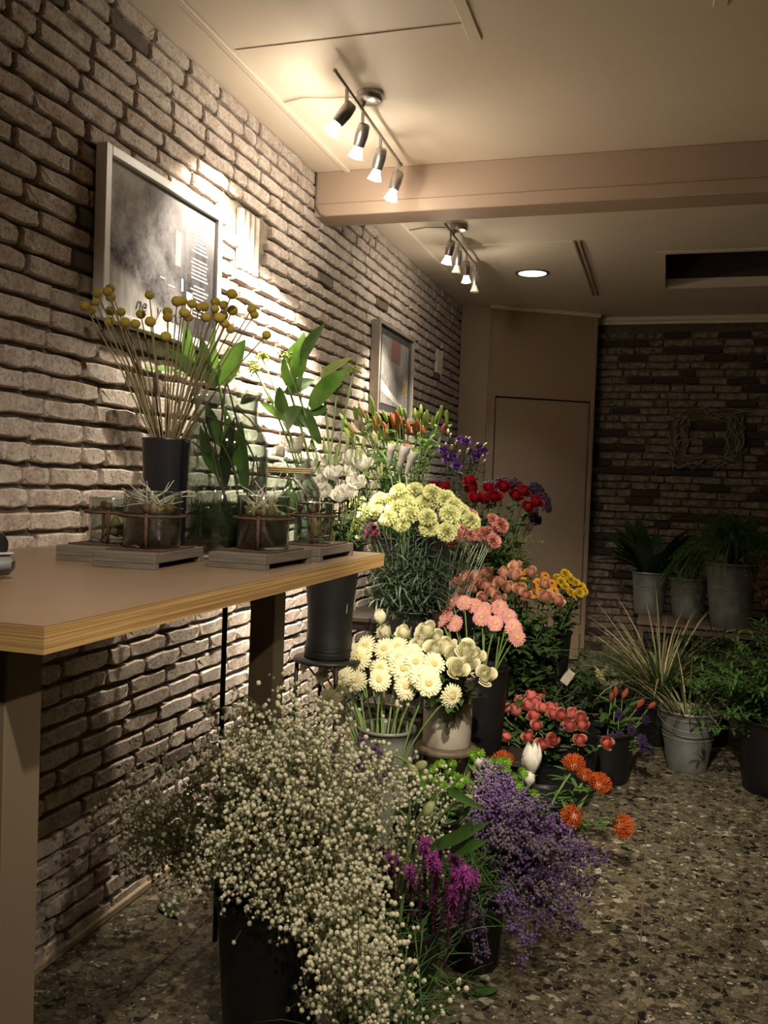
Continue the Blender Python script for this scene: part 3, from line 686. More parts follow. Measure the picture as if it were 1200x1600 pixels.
def cup_petal(b, ang, half, r0, r1, r2, h, z0=0, nu=4, nv=4, point=.12, roll=0.0, rd=None):
    """curved petal wrapped about the axis: radii at foot, belly and lip"""
    vs = []; fs = []
    for j in range(nv+1):
        v = j/nv; r = r0*(1-v)**2+2*r1*v*(1-v)*1.0+r2*v*v
        r = r0*(1-v)+ (r1*math.sin(math.pi*min(1, v*1.0))*.9) + (r2-r0*0)*v*v
        hw = half*(.45+.55*math.sin(math.pi*(.18+.64*v)))
        for i in range(nu+1):
            u = -1+2*i/nu; a = ang+u*hw
            z = z0+h*(v-point*u*u*v*v)
            rr = r*(1+.03*u) + roll*v*v*v*(1-.3*u*u)*h
            if roll: z -= roll*v**4*h*.6
            if rd: rr += rd.uniform(-.02, .02)*r2; z += rd.uniform(-.02, .02)*h
            vs.append((rr*math.cos(a), rr*math.sin(a), z))
    for j in range(nv):
        for i in range(nu):
            q = j*(nu+1)+i; fs.append((q, q+1, q+nu+2, q+nu+1))
    b.add(vs, fs)
def rose_mesh(seed, m, m2=None, r=.024, h=.042, open_=1.0):
    """spiralled bud: tight heart, lips rolling out more and more towards the outside"""
    rd = random.Random(seed); b = MB(); b.use(m); N = 21; a = rd.uniform(0, 6.28)
    for i in range(N):
        t = i/(N-1); a += 2.2+rd.uniform(-.15, .15)
        if m2 and t > .72: b.use(m2)
        lip = (.06+.74*t**1.15)*open_; belly = .10+.30*t**.7; foot = .10+.2*t
        half = 1.3-.52*t; hh = (1.06-.10*t-.22*t**3)*rd.uniform(.95, 1.04)
        cup_petal(b, a, half, r*foot, r*belly, r*lip, h*hh, 0, 4, 5, (.08+.08*rd.random()), (.03+.24*t*t)*open_, rd)
    return b.mesh('bloom', None, True)
def sepal_mesh():
    b = MB()
    for i in range(5):
        a = i*1.2566; b.blade((0, 0, 0), (math.cos(a)*.8, math.sin(a)*.8, .35), UP, .026, .008, 3, .9, .2)
    b.lathe([(.003, -.008), (.0065, -.003), (.006, .003)], 8); return b.mesh('calyx', [M_STEM], True)
def carnation_mesh(seed, m, r=.031):
    rd = random.Random(seed); b = MB()
    for ring, (n, el, ln) in enumerate(((5, 80, .62), (8, 60, .78), (10, 40, .95), (12, 20, 1.0), (12, 2, .95))):
        for i in range(n):
            a = 2*math.pi*(i+.5*ring)/n+rd.uniform(-.2, .2); e = R(el+rd.uniform(-9, 9)); L = r*ln*rd.uniform(.9, 1.08)
            d = Vector((math.cos(a)*math.cos(e), math.sin(a)*math.cos(e), math.sin(e)*.8)); side = Vector((-math.sin(a), math.cos(a), 0)); nn = d.cross(side).normalized()
            o = Vector((0, 0, .006)); vs = [tuple(o+d*L*.12)]; fs = []; K = 6
            for q in range(K+1):
                u = -1+2*q/K; w = r*.52*u
                vs.append(tuple(o+d*L*.62+side*w*.62+nn*rd.uniform(-.1, .1)*r))
            for q in range(K+1):
                u = -1+2*q/K; w = r*.56*u; z = (.16 if q % 2 else -.12)
                vs.append(tuple(o+d*L*(1-.12*u*u+rd.uniform(-.06, .05)-(.06 if q % 2 else 0))+side*w+nn*(z+rd.uniform(-.06, .06))*r))
            fs += [(0, 1+q, 2+q) for q in range(K)]+[(1+q, K+2+q, K+3+q, 2+q) for q in range(K)]
            b.add(vs, fs)
    return b.mesh('bloom', [m], True)
def carn_calyx():
    b = MB(); b.lathe([(.003, -.024), (.0065, -.018), (.0078, .0), (.0085, .008)], 8); return b.mesh('calyx', [M_STEMG], True)
def gerbera_mesh(seed, m, r=.046, n=21):
    rd = random.Random(seed); b = MB()
    sh = lambda t: (.5, .95, 1.0, .5)[min(3, int(round(t*3)))]
    for ring, (cnt, L, tilt, z) in enumerate(((n, 1.0, .02, 0), (n, .93, .16, .0025), (n-4, .60, .30, .005))):
        for i in range(cnt):
            a = 2*math.pi*(i+.5*ring)/cnt+rd.uniform(-.05, .05); tl = tilt+rd.uniform(-.05, .07)
            b.blade((math.cos(a)*r*.18, math.sin(a)*r*.18, z), (math.cos(a), math.sin(a), tl), UP, r*.82*L*rd.uniform(.88, 1.05), r*.205, 3, .3, .25, sh)
    return b.mesh('bloom', [m], True)
def gerbera_eye(r, m, m2):
    b = MB(); b.use(m2); rd = random.Random(2)
    for i in range(30):
        a = 2*math.pi*i/30; b.blade((math.cos(a)*r*.2, math.sin(a)*r*.2, .006), (math.cos(a), math.sin(a), .55), UP, r*.17, r*.05, 2, .2, .1)
    b.use(m); b.lathe([(r*.23, .004), (r*.22, .009), (r*.15, .0105), (r*.06, .009), (.0005, .008)], 20, ripple=lambda a, k: rd.uniform(-.06, .06)); return b.mesh('flower_eye', None, True)
def tulip_mesh(seed, m, r=.02, h=.055, open_=.55):
    rd = random.Random(seed); b = MB()
    for k in range(2):
        for i in range(3): cup_petal(b, 2*math.pi*(i+.5*k)/3+rd.uniform(-.1, .1), 1.05, r*.25, r*(.78-.1*k), r*open_*(1-.2*k), h*rd.uniform(.95, 1.03), 0, 4, 5, .35, 0, rd)
    return b.mesh('bloom', [m], True)
def lisi_mesh(seed, m, r=.028, h=.036, m2=None):
    rd = random.Random(seed); b = MB()
    for k, (n, a1, a2, hh) in enumerate(((3, .3, .3, .9), (4, .42, .6, 1.0), (5, .5, 1.0, .95))):
        for i in range(n): cup_petal(b, 2*math.pi*(i+.4*k)/n+rd.uniform(-.15, .15), .95, r*.12, r*a1, r*a2, h*hh*rd.uniform(.92, 1.05), 0, 4, 4, .22, .12*k*.5, rd)
    return b.mesh('bloom', [m], True)
def bud_mesh(m, r=.012, h=.07, name='bud'):
    b = MB(); b.lathe([(.002, 0), (r*.55, h*.08), (r*.9, h*.3), (r, h*.55), (r*.72, h*.8), (r*.3, h*.95), (.0005, h)], 9, ripple=lambda a, k: .08*math.cos(3*a)); return b.mesh(name, [m], True)
def pompon_mesh(seed, m, r=.013):
    rd = random.Random(seed); b = MB()
    for i in range(46):
        z = 1-1.45*(i+.5)/46; a = i*2.39996; q = math.sqrt(max(0, 1-z*z)); d = Vector((q*math.cos(a), q*math.sin(a), z*.8))
        b.blade(d*r*.35, d+Vector((0, 0, .1)), d.cross(UP) if abs(d.z) < .9 else Vector((1, 0, 0)), r*.75, r*.42, 2, .3, .3)
    b.ball((0, 0, -.001), r*.6, 8, 6, .8); return b.mesh('bloom', [m], True)
def protea_mesh(seed, mp, mt, r=.036):
    rd = random.Random(seed); b = MB(); b.use(mt); b.ball((0, 0, .012), r*.52, 12, 8, .9); b.use(mp)
    for i in range(120):
        z = 1-1.25*(i+.5)/120; a = i*2.39996+rd.uniform(-.06, .06); q = math.sqrt(max(0, 1-z*z)); d = Vector((q*math.cos(a), q*math.sin(a), z))
        p = Vector((0, 0, .012)); p0 = p+d*r*.45; p1 = p+d*r*.85+Vector((0, 0, .003)); p2 = p+(d*.55+Vector((0, 0, .55))*(.6 if z < .55 else .15)).normalized()*r*(1.22+rd.uniform(-.08, .12))
        p2 = p1*.3+p2*.7; b.tube([p0, p1, p2], [.0019, .0016, .0011], 3, False); b.ball(p2, .0021, 4, 3)
    return b.mesh('bloom', None, True)
def liatris_mesh(seed, L, mtop, mbud, topn):
    rd = random.Random(seed); b = MB(); b.use(mbud)
    for i in range(110):
        z = L*i/110*.9; a = i*2.4; d = Vector((math.cos(a), math.sin(a), .5)); b.blade(d*.003+Vector((0, 0, z+rd.uniform(-.003, .003))), d+Vector((rd.uniform(-.4, .4), rd.uniform(-.4, .4), rd.uniform(0, .8))), UP, rd.uniform(.008, .013), .006, 2, -.8, .6)
    b.use(mtop)
    for i in range(topn):
        z = L*(1.03-.24*rd.random()); a = rd.uniform(0, 6.283); d = Vector((math.cos(a), math.sin(a), rd.uniform(-.1, .9)))
        b.blade((0, 0, z-.01), d, UP, rd.uniform(.016, .028), .0026, 2, rd.uniform(-.8, .8), .2)
    return b.mesh('flower_spike', None)
def leaf_mesh(L, W, bend, fold, m, segs=4, shape=None, name='leaf'):
    b = MB(); b.blade((0, 0, 0), (1, 0, 0), UP, L, W, segs, bend, fold, shape); return b.mesh(name, [m], True)
LM = {'rose': leaf_mesh(.052, .034, .5, .25, M_LEAF), 'mid': leaf_mesh(.06, .022, .7, .3, M_LEAFM), 'grey': leaf_mesh(.10, .008, .9, .3, M_LEAFG, 5), 'bright': leaf_mesh(.07, .022, .5, .3, M_LEAFB),
      'narrow': leaf_mesh(.07, .010, .4, .3, M_LEAFM, 4), 'greyb': leaf_mesh(.05, .02, .5, .25, M_LEAFG), 'tulip': leaf_mesh(.17, .034, .5, .5, M_LEAFM, 6)}

def flower(name, base, head, d, bloom, smesh, sr, label, cat, group, rd, leaves=(), scale=1.0, extra=(), bow=None, n=6):
    base = Vector(base); head = Vector(head); e = empty(name, base, 0, label, cat, group)
    P = [p-base for p in stem_path(base, head-Vector(d).normalized()*.004, n, bow=bow)]
    b = MB(); b.tube(P, sr, 5, False); b.obj('stem', smesh, e, True)
    q = facing(d, rd.uniform(0, 6.283)); o = inst('bloom', bloom, e, head-base, q, scale)
    for nm, me, par in extra: inst(nm, me, o if par else e, (0, 0, 0) if par else head-base, None if par else q, None if par else scale)
    for lm, t0, t1, cnt in leaves:
        for i in range(cnt):
            t = rd.uniform(t0, t1); k = min(int(t*n), n-1); p = P[k].lerp(P[k+1], t*n-k); a = rd.uniform(0, 6.283)
            inst('leaf', lm, e, p, (rd.uniform(-.4, .4), -rd.uniform(.0, .9), a), rd.uniform(.75, 1.2))
    return e
ORD = ('first', 'second', 'third', 'fourth', 'fifth', 'sixth', 'seventh', 'eighth', 'ninth', 'tenth', 'eleventh', 'twelfth', 'thirteenth', 'fourteenth', 'fifteenth', 'sixteenth')
def spread(text, pts):
    """tell the members of a bunch apart by row and place in the row"""
    n = len(pts); out = [text]*n
    nr = 1 if n < 5 else 2 if n < 9 else 3; order = sorted(range(n), key=lambda i: pts[i][1])
    for r in range(nr):
        row = sorted(order[r*n//nr:(r+1)*n//nr], key=lambda i: pts[i][0]); nm = ('',) if nr == 1 else ('upper row ', 'lower row ') if nr == 2 else ('upper row ', 'middle row ', 'lower row ')
        for k, i in enumerate(row): out[i] = '%s, %s%s from left' % (text, nm[r], ORD[min(k, 15)])
    return out
def crop(x0, y0, s, pts): return [(x0+p[0]*s, y0+p[1]*s) for p in pts]
def bunch(name, text, cat, group, pts, Yc, dep, rim, blooms, sm, sr, rd, face=(0, -.5, .6), out=.8, leaves=(), scale=1.0, extra=(), jitter=.03, rimr=.06, drop=.22, sv=.1, off=None):
    """pts: where each head stands, as seen; rim: centre of the bucket mouth the stems rise from"""
    ys = [p[1] for p in pts]; ym = sum(ys)/len(ys); hs = max(1, (max(ys)-min(ys))/2); labs = spread(text, pts); made = []
    rim = Vector(rim)
    for i, p in enumerate(pts):
        Y = Yc-dep*(p[1]-ym)/hs+rd.uniform(-jitter, jitter)
        head = pt(p[0], p[1], Y); a = rd.uniform(0, 6.283); q = rimr*math.sqrt(rd.random())
        dirh = Vector((head.x-rim.x, head.y-rim.y, 0)); dl = dirh.normalized()*rimr*.7 if dirh.length > .01 else Vector()
        base = rim+Vector((q*math.cos(a), q*math.sin(a), 0))*.5+dl*.6; base.z = rim.z-drop
        d = Vector((head.x-rim.x, head.y-rim.y, 0))*out/.25+Vector(face)+Vector((rd.uniform(-.15, .15), rd.uniform(-.15, .15), 0))
        d.normalize(); sc = scale*rd.uniform(1-sv, 1+sv)
        made.append(flower(name, base, head-d*.012, d, rd.choice(blooms), sm, sr, labs[i], cat, group, rd, leaves, sc, extra))
    return made
def bucket(loc, rt, rb, h, m, label, name='flower_bucket', cat='bucket', lip=.006, group=None, ribs=(), handle=False, water=True, n=32):
    e = empty(name, loc, 0, label, cat, group)
    prof = [(.001, 0), (rb*.97, 0), (rb, .004)]
    for z in (.3, .6, .9): prof.append((rb+(rt-rb)*z, h*z))
    prof += [(rt, h-.012), (rt+lip, h-.010), (rt+lip, h), (rt-.003, h), (rt-.004, h-.02), (rb-.003, .006), (.001, .006)]
    b = MB(); b.lathe(prof, n); b.obj('body', m, e, True)
    for z in ribs:
        r = rb+(rt-rb)*z+.001; b = MB(); b.tube([(r*math.cos(2*math.pi*i/28), r*math.sin(2*math.pi*i/28), h*z) for i in range(29)], .003, 5, False); b.obj('rib', m, e, True)
    if handle:
        r = rt+.008; b = MB(); b.tube([(r*math.cos(math.pi*i/14), -.02-.03*math.sin(math.pi*i/14)-abs(r*math.sin(math.pi*i/14)), h-.02-.05*math.sin(math.pi*i/14)) for i in range(15)], .0025, 5); b.obj('handle', m, e, True)
    if water:
        r = rb+(rt-rb)*.55-.006; b = MB(); b.lathe([(r, h*.55), (.001, h*.55)], 24); b.obj('water', M_WATER, e)
    return e
M_WATER = mat('dark_water', (.012, .013, .010), .08)
def bench(loc, sx, sy, h, label, m):
    e = empty('plant_bench', loc, 0, label, 'bench')
    ns = max(2, round(sx/.16))
    for i in range(ns):
        w = sx/ns; b = MB(); b.bbox(-sx/2+i*w+.003, -sy/2, h-.022, -sx/2+(i+1)*w-.003, sy/2, h, .002); b.obj('plank', m, e)
    for i in (-1, 1):
        for j in (-1, 1):
            b = MB(); b.bbox(i*(sx/2-.03)-.018, j*(sy/2-.05)-.018, 0, i*(sx/2-.03)+.018, j*(sy/2-.05)+.018, h-.022, .002); b.obj('leg', m, e)
    for j in (-1, 1):
        b = MB(); b.bbox(-sx/2+.02, j*(sy/2-.05)-.012, h-.07, sx/2-.02, j*(sy/2-.05)+.012, h-.022, .002); b.obj('crosspiece', m, e)
    return e
M_BENCH = mat('dark_stained_wood', (.022, .016, .012), .6, 0, .3, 10, stretch=(14, 1, 1))
rd = random.Random(21)

# ------------------------------------------------------------------ supports
bench((.225, 4.98, 0), .36, 1.62, .70, 'dark upper plant bench along the brick wall under lilies', M_BENCH)
bench((.615, 4.22, 0), .36, 1.50, .47, 'dark middle plant bench under carnations and red roses', M_BENCH)
bench((.975, 4.42, 0), .30, 1.50, .24, 'dark low plant bench under peach roses and pink gerberas', M_BENCH)

# ------------------------------------------------------------------ craspedia on the counter
M_CRAS = mat('craspedia_yellow', (.48, .36, .05), .85, 0, .28, 300, 1.0, 700)
M_DRY = mat('dry_stem', (.20, .155, .075), .7, 0, .25, 30)
b = MB(); b.ball((0, 0, 0), .0125, 14, 10, .92); ME = b.mesh('bloom', [M_CRAS], True)
pts = crop(100, 400, 1/3, [(98,235),(155,175),(217,152),(203,168),(218,192),(148,217),(218,258),(268,262),(213,308),(288,312),(335,318),(360,273),(405,308),(400,183),(485,262),(487,288),(478,378),(530,212),(557,210),(600,225),(565,267),(583,288),(635,240),(655,238),(665,288),(710,215),(708,248),(748,230),(787,178),(790,255),(745,280),(755,318),(780,345),(880,250),(893,275),(950,370),(728,290),(130,255)])
labs = spread('yellow craspedia ball in the black vase', pts)
for i, p in enumerate(pts):
    h = pt(p[0], p[1], 2.0+rd.uniform(-.09, .10)); a = rd.uniform(0, 6.28)
    base = Vector(CRASP)+Vector((.03*math.cos(a), .03*math.sin(a), 0))
    mouth = Vector((CRASP[0], CRASP[1], CZ+.285)); dv = h-mouth; mp = mouth+Vector((max(-.045, min(.045, dv.x*.16)), max(-.045, min(.045, dv.y*.2)), 0))
    e = empty('craspedia', base, 0, labs[i], 'craspedia', 'craspedia in the black vase')
    path = [base-base, mp-base, mp.lerp(h, .5)-base+Vector((dv.x*-.04, 0, .006)), h-base]
    b = MB(); b.tube(path, [.0022, .0022, .002, .0016], 5, False); b.obj('stem', M_DRY, e, True)
    inst('bloom', ME, e, h-base, None, rd.uniform(.86, 1.14))

# ------------------------------------------------------------------ white lisianthus and tall lilies by the wall
e = empty('plant_stand', (.445, 3.02, 0), 0, 'thin legged black iron stand under the tall black pail', 'stand')
b = MB(); b.lathe([(.001, .72), (.125, .72), (.128, .726), (.125, .732), (.001, .732)], 28); b.obj('tray', M_BLACKM, e, True)
for i in range(4):
    a = .6+i*math.pi/2; b = MB(); b.tube([(.115*math.cos(a), .115*math.sin(a), .725), (.135*math.cos(a), .135*math.sin(a), 0)], .008, 8); b.obj('leg', M_BLACKM, e, True)
b = MB(); b.tube([(.128*math.cos(2*math.pi*i/28), .128*math.sin(2*math.pi*i/28), .30) for i in range(29)], .005, 6, False); b.obj('ring', M_BLACKM, e, True)
e = empty('flower_pail', (.445, 3.02, .732), 0, 'tall waisted black pail of white lisianthus behind the counter end', 'bucket')
b = MB(); b.lathe([(.001, 0), (.088, 0), (.09, .01), (.083, .05), (.080, .10), (.082, .18), (.098, .32), (.115, .42), (.118, .425), (.113, .425), (.095, .32), (.078, .18), (.076, .05), (.001, .02)], 36); b.obj('body', M_BLACKP, e, True)
for z in (.022, .034):
    b = MB(); r = .0875; b.tube([(r*math.cos(2*math.pi*i/28), r*math.sin(2*math.pi*i/28), z) for i in range(29)], .0022, 5, False); b.obj('rib', M_BLACKP, e, True)
M_WHITE = petal('white_petal', (.78, .76, .66), (.84, .83, .76), .5, .35)
M_BUDG = petal('green_bud', (.26, .36, .10), (.38, .46, .17), .45, .3)
BUDS = bud_mesh(M_BUDG, .006, .036)
LIS = [lisi_mesh(i, M_WHITE, .030, .050) for i in range(3)]
rim = (.445, 3.02, 1.15)
bunch('white_lisianthus', 'white lisianthus bloom in the tall black pail', 'lisianthus', 'white lisianthus in the black pail',
      crop(400, 480, 1/3, [(265,770),(335,785),(450,725),(497,755),(445,790),(467,840),(430,885),(370,800),(265,860),(200,672),(122,690),(235,800),(300,845),(345,742),(400,895),(320,880)]), 3.0, .06, rim, LIS, M_STEM, .0022, rd,
      (0, -.55, .7), .5, ((LM['greyb'], .35, .9, 6),), 1.05, rimr=.09, drop=.3)
BP = [(478+rd.uniform(0, 120), rd.uniform(690, 745)) for i in range(26)]; BL = spread('slim green lisianthus bud above the white blooms', BP)
for i in range(26):
    px, py = BP[i]; h = pt(px, py, 3.05+rd.uniform(-.1, .15))
    flower('lisianthus_bud', Vector(rim)+Vector((rd.uniform(-.08, .08), rd.uniform(-.06, .06), -.25)), h, (rd.uniform(-.2, .2), rd.uniform(-.2, .1), 1), BUDS, M_STEML, .0016, BL[i], 'bud', 'green lisianthus buds', rd, ((LM['narrow'], .5, .9, 1),), rd.uniform(.8, 1.2))

def px_leaf(e, base, A, B, YA, YB_, W, m, bend=.35, fold=.3, segs=6, name='leaf'):
    a = ptw(A[0], A[1], YA)-base; c = ptw(B[0], B[1], YB_)-base; d = c-a; L = d.length
    side = d.cross(Vector((0, -1, .25))).normalized(); up = side.cross(d).normalized()
    if up.y > 0: up = -up
    b = MB(); dd = Quaternion(d.cross(up).normalized(), bend/2) @ d
    b.blade(a, dd, up, L*1.02, W, segs, bend, fold, lambda t: max(.06, math.sin(math.pi*min(1, .06+t*.94))**.75*(1.15-.3*t))); return b.obj(name, m, e, True)
def lily_plant(base, top, Ys, label, leaves, sm=M_STEML, Yt=None):
    base = Vector(base); e = empty('leafy_lily', base, 0, label, 'lily', 'tall leafy lilies behind the glass vase')
    h = ptw(top[0], top[1], Yt or Ys); b = MB(); b.tube([p-base for p in stem_path(base, h, 8)], .0045, 6); b.obj('stem', sm, e, True)
    for A, B, W, m in leaves: px_leaf(e, base, A, B, Ys+rd.uniform(-.02, .02), Ys+rd.uniform(-.12, .06), W, m, rd.uniform(.1, .6))
    return e
C2 = lambda x, y: (100+x/3, 400+y/3)
C3 = lambda x, y: (400+x/3, 480+y/3)
lb = (.445, 3.02, .90)
lily_plant(lb, C3(150, 370), 2.98, 'tall lily stem with upright glossy leaves above the white lisianthus', [
    (C3(155,370), C3(190,160), .075, M_LEAFB), (C3(205,330), C3(222,118), .06, M_LEAFB), (C3(212,255), C3(316,78), .05, M_LEAFM), (C3(140,405), C3(272,338), .055, M_LEAFM),
    (C3(135,500), C3(108,375), .05, M_LEAFM), (C3(150,560), C3(205,470), .075, M_LEAFM), (C3(200,470), C3(292,590), .05, M_LEAFM), (C3(150,530), C3(15,440), .03, M_LEAFB), (C3(215,420), C3(215,330), .06, M_LEAFM), (C3(160, 470), C3(240, 560), .07, M_LEAFM)])
e = lily_plant((.47, 3.0, .90), C3(310, 330), 2.95, 'leaning lily stem with one long pale green bud above lisianthus', [
    (C3(255,472), C3(432,288), .075, M_LEAFB), (C3(262,490), C3(335,480), .045, M_LEAFM), (C3(300,640), C3(240,470), .04, M_LEAFM)])
px_leaf(e, Vector((.47, 3.0, .90)), C3(305,332), C3(452,236), 2.95, 2.9, .035, M_BUDG, .15, .9, 6, 'bud')
UL = spread('yellow green umbel on slender stem by brick wall', [C3(0,300), C3(30,240), C3(458,300), C3(133,232), C3(380,385), C3(-15,280)])
for i, (A, B) in enumerate(((C3(80,650), C3(0,300)), (C3(100,620), C3(30,240)), (C3(320,640), C3(458,300)), (C3(135,620), C3(133,232)), (C3(312,640), C3(380,385)), (C3(60,640), C3(-15,280)))):
    base = Vector((.445+rd.uniform(-.05, .05), 3.02+rd.uniform(-.04, .05), .95)); h = ptw(B[0], B[1], 3.0+rd.uniform(-.05, .08))
    e = empty('umbel_flower', base, 0, UL[i], 'umbel', 'yellow green umbels above the lisianthus')
    P = stem_path(base, h, 6); b = MB(); b.tube([p-base for p in P], .0035, 6); b.obj('stem', M_STEML, e, True)
    b = MB()
    for k in range(34):
        v = Vector((rd.gauss(0, .6), rd.gauss(0, .6), rd.uniform(-.2, 1))).normalized()*rd.uniform(.012, .028); b.tube([h-base, h-base+v], .0008, 3, False); b.ball(h-base+v, .0042, 5, 4)
    o = b.obj('flower_head', M_UMB if 'M_UMB' in globals() else globals().setdefault('M_UMB', petal('umbel_yellow_green', (.42, .48, .12), (.55, .60, .22))), e, True)
lily_plant((.36, 2.75, .0), C2(705, 480), 2.62, 'broad leaved green lily right behind the necked glass vase', [
    (C2(742,605), C2(846,396), .080, M_LEAFB), (C2(600,540), C2(572,318), .045, M_LEAFB), (C2(660,580), C2(495,440), .05, M_LEAFM), (C2(590,570), C2(368,522), .042, M_LEAFB),
    (C2(720,610), C2(615,465), .05, M_LEAFM), (C2(735,570), C2(690,345), .03, M_LEAFB), (C2(690,545), C2(640,375), .035, M_LEAFM), (C2(830,680), C2(905,670), .035, M_LEAFM),
    ((350,700), (322,630), .05, M_LEAFM), ((376,735), (352,640), .045, M_LEAFB), ((345,745), (312,668), .05, M_LEAFM), ((385,770), (376,660), .045, M_LEAFM), ((352,760), (364,655), .05, M_LEAFD)])
bucket((.36, 2.72, 0), .13, .10, .40, M_BLACKP, 'black bucket on floor against brick wall under the counter end', group=None)

# ------------------------------------------------------------------ lilies with orange buds, paper wrapped hyacinths, purple lisianthus
M_BUDO = petal('rust_orange_bud', (.33, .085, .03), (.42, .15, .05), .5, .25)
M_BUDT = petal('tan_orange_bud', (.50, .30, .08), (.55, .38, .14), .5, .3)
M_BUDL = petal('lily_green_bud', (.26, .40, .08), (.40, .52, .15), .45, .3)
M_BLUSH = petal('blush_petal', (.80, .66, .50), (.85, .78, .66), .5, .35)
M_PINKB = petal('pink_bud', (.66, .30, .28), (.72, .42, .38), .5, .3)
M_PAPER = mat('white_tissue_paper', (.23, .22, .20), .9, 0, .12, 40, .5, 60)
rimL = (.22, 4.78, 1.08)
bucket((.22, 4.55, .70), .12, .095, .38, M_BLACKP, 'black bucket of lilies on the upper bench, nearer one'); bucket((.22, 4.95, .70), .12, .095, .38, M_BLACKP, 'black bucket of lilies on the upper bench, farther one')
Q = lambda L: crop(540, 630, .2, L)
for nm, txt, grp, L, me, sc in (('lily_bud', 'green lily bud under the grey framed print', 'green lily buds', [(20,150),(90,120),(180,150),(235,100),(290,150),(330,120),(400,100),(470,110),(585,80),(540,110),(610,140),(680,180),(735,100),(795,135),(640,130),(220,40),(440,90),(560,150),(700,140),(130,110),(30,250),(170,250)], bud_mesh(M_BUDL, .012, .085), 1.0),
                             ('lily_bud', 'rust orange lily bud under the grey framed print', 'orange lily buds', [(375,160),(405,200),(545,220),(602,250),(752,230),(330,215),(490,230),(260,190),(640,150),(420,130),(570,200)], bud_mesh(M_BUDO, .015, .085), 1.0),
                             ('lily_bud', 'tan orange lily bud left of the wrapped hyacinths', 'tan lily buds', [(320,270),(60,240),(270,260),(225,180),(150,90)], bud_mesh(M_BUDT, .014, .085), 1.0)):
    ys = [p[1] for p in Q(L)]; labs = spread(txt, Q(L))
    for i, p in enumerate(Q(L)):
        Y = 4.75-(p[1]-660)/40*.12+rd.uniform(-.12, .2); h = ptw(p[0], p[1]+6, Y, .10); d = Vector(((p[0]-640)/260+rd.uniform(-.25, .25), rd.uniform(-.5, 0), .9))
        yb = 4.55 if Y < 4.75 else 4.95
        flower(nm, (.22+rd.uniform(-.05, .05), yb+rd.uniform(-.05, .05), .80), h, d, me, M_STEML, .003, labs[i], 'lily', grp, rd, ((LM['bright'], .6, .97, 3), (LM['mid'], .4, .95, 6)), sc*rd.uniform(.85, 1.1))
OPENL = MB()
for i in range(6):
    a = i*1.047; OPENL.blade((0, 0, 0), (math.cos(a)*.5, math.sin(a)*.5, .85), UP, .085, .034, 5, -.2 if i % 2 else -.5, .2)
OPENL = OPENL.mesh('bloom', [M_BLUSH], True)
for p, lab in (((565, 668), 'half open blush white lily at the left of the lily bunch'), ((588, 690), 'blush white lily opening below the first, left in the bunch')):
    flower('open_lily', (.22, 4.5, .80), ptw(p[0], p[1]+6, 4.5, .12), (-.2, -.5, .8), OPENL, M_STEML, .003, lab, 'lily', None, rd, ((LM['bright'], .6, .95, 3),), 1.0)
# hyacinths in paper sleeves
bucket((.47, 4.02, .47), .10, .085, .36, M_BLACKP, 'black bucket of paper wrapped hyacinths on the middle bench')
CONE = MB(); CONE.lathe([(.009, 0), (.014, .03), (.019, .08), (.023, .115), (.020, .116), (.011, .04)], 14, ripple=lambda a, k: .06*math.sin(3*a+k)); CONE = CONE.mesh('paper_sleeve', [M_PAPER], True)
for (A, B, mb, lab) in (((608, 728), (612, 694), M_BUDL, 'leftmost paper wrapped flower, green tip, above the carnations'), ((623, 735), (634, 698), M_PINKB, 'paper wrapped flower with pink tip, above the carnations'), ((635, 740), (648, 706), M_BUDL, 'rightmost paper wrapped flower, tilted, green tip, above the carnations')):
    a = pt(A[0], A[1], 3.95); h = pt(B[0], B[1], 3.93); base = Vector((.47, 4.02, .55)); d = h-a
    e = empty('wrapped_flower', base, 0, lab, 'flower'); b = MB(); b.tube([p-base for p in stem_path(base, a, 6)], .005, 6); b.obj('stem', M_STEM, e, True)
    sc = d.length/.112; inst('paper_sleeve', CONE, e, a-base, facing(d), sc)
    inst('bloom', pompon_mesh(5, mb, .019), e, h-base, facing(d), 1.0)
    b = MB(); [b.blade(a-base, (math.cos(k*2), math.sin(k*2)*.5, .8), UP, .14, .016, 4, .6, .3) for k in range(3)]; o = b.obj('foliage', M_LEAFM, e, True); o['kind'] = 'stuff'
# calla-like white trumpet leaves at the left
# purple lisianthus
bucket((.30, 5.42, .70), .11, .09, .36, M_BLACKP, 'black bucket of purple lisianthus on the upper bench end')
M_PURP = petal('violet_petal', (.055, .022, .10), (.10, .042, .16), .5, .25)
LISP = [lisi_mesh(i+9, M_PURP, .032, .04) for i in range(2)]; BUDW = bud_mesh(petal('cream_bud', (.55, .52, .36), (.65, .62, .48)), .008, .034)
bunch('purple_lisianthus', 'violet lisianthus bloom beside the taupe cupboard', 'lisianthus', 'violet lisianthus', Q([(900,300),(935,312),(985,400),(1040,355),(1060,390),(840,430),(870,500),(1015,425),(800,440),(770,380)]), 5.35, .06, (.33, 5.42, 1.04), LISP, M_STEMG, .0022, rd, (0, -.5, .7), .6, ((LM['greyb'], .5, .97, 7),), 1.0)
bunch('lisianthus_bud', 'cream lisianthus bud among the violet blooms', 'bud', 'cream buds among violet lisianthus', Q([(860,320),(930,283),(955,370),(1020,330),(1085,332),(1080,460),(1060,425),(820,260),(950,390),(800,230),(730,350),(830,350),(960,285),(890,390),(780,330),(1040,400)]), 5.35, .06, (.33, 5.42, 1.04), [BUDW], M_STEMG, .0016, rd, (.2, -.2, .8), .8, ((LM['greyb'], .5, .97, 4),), 1.1)

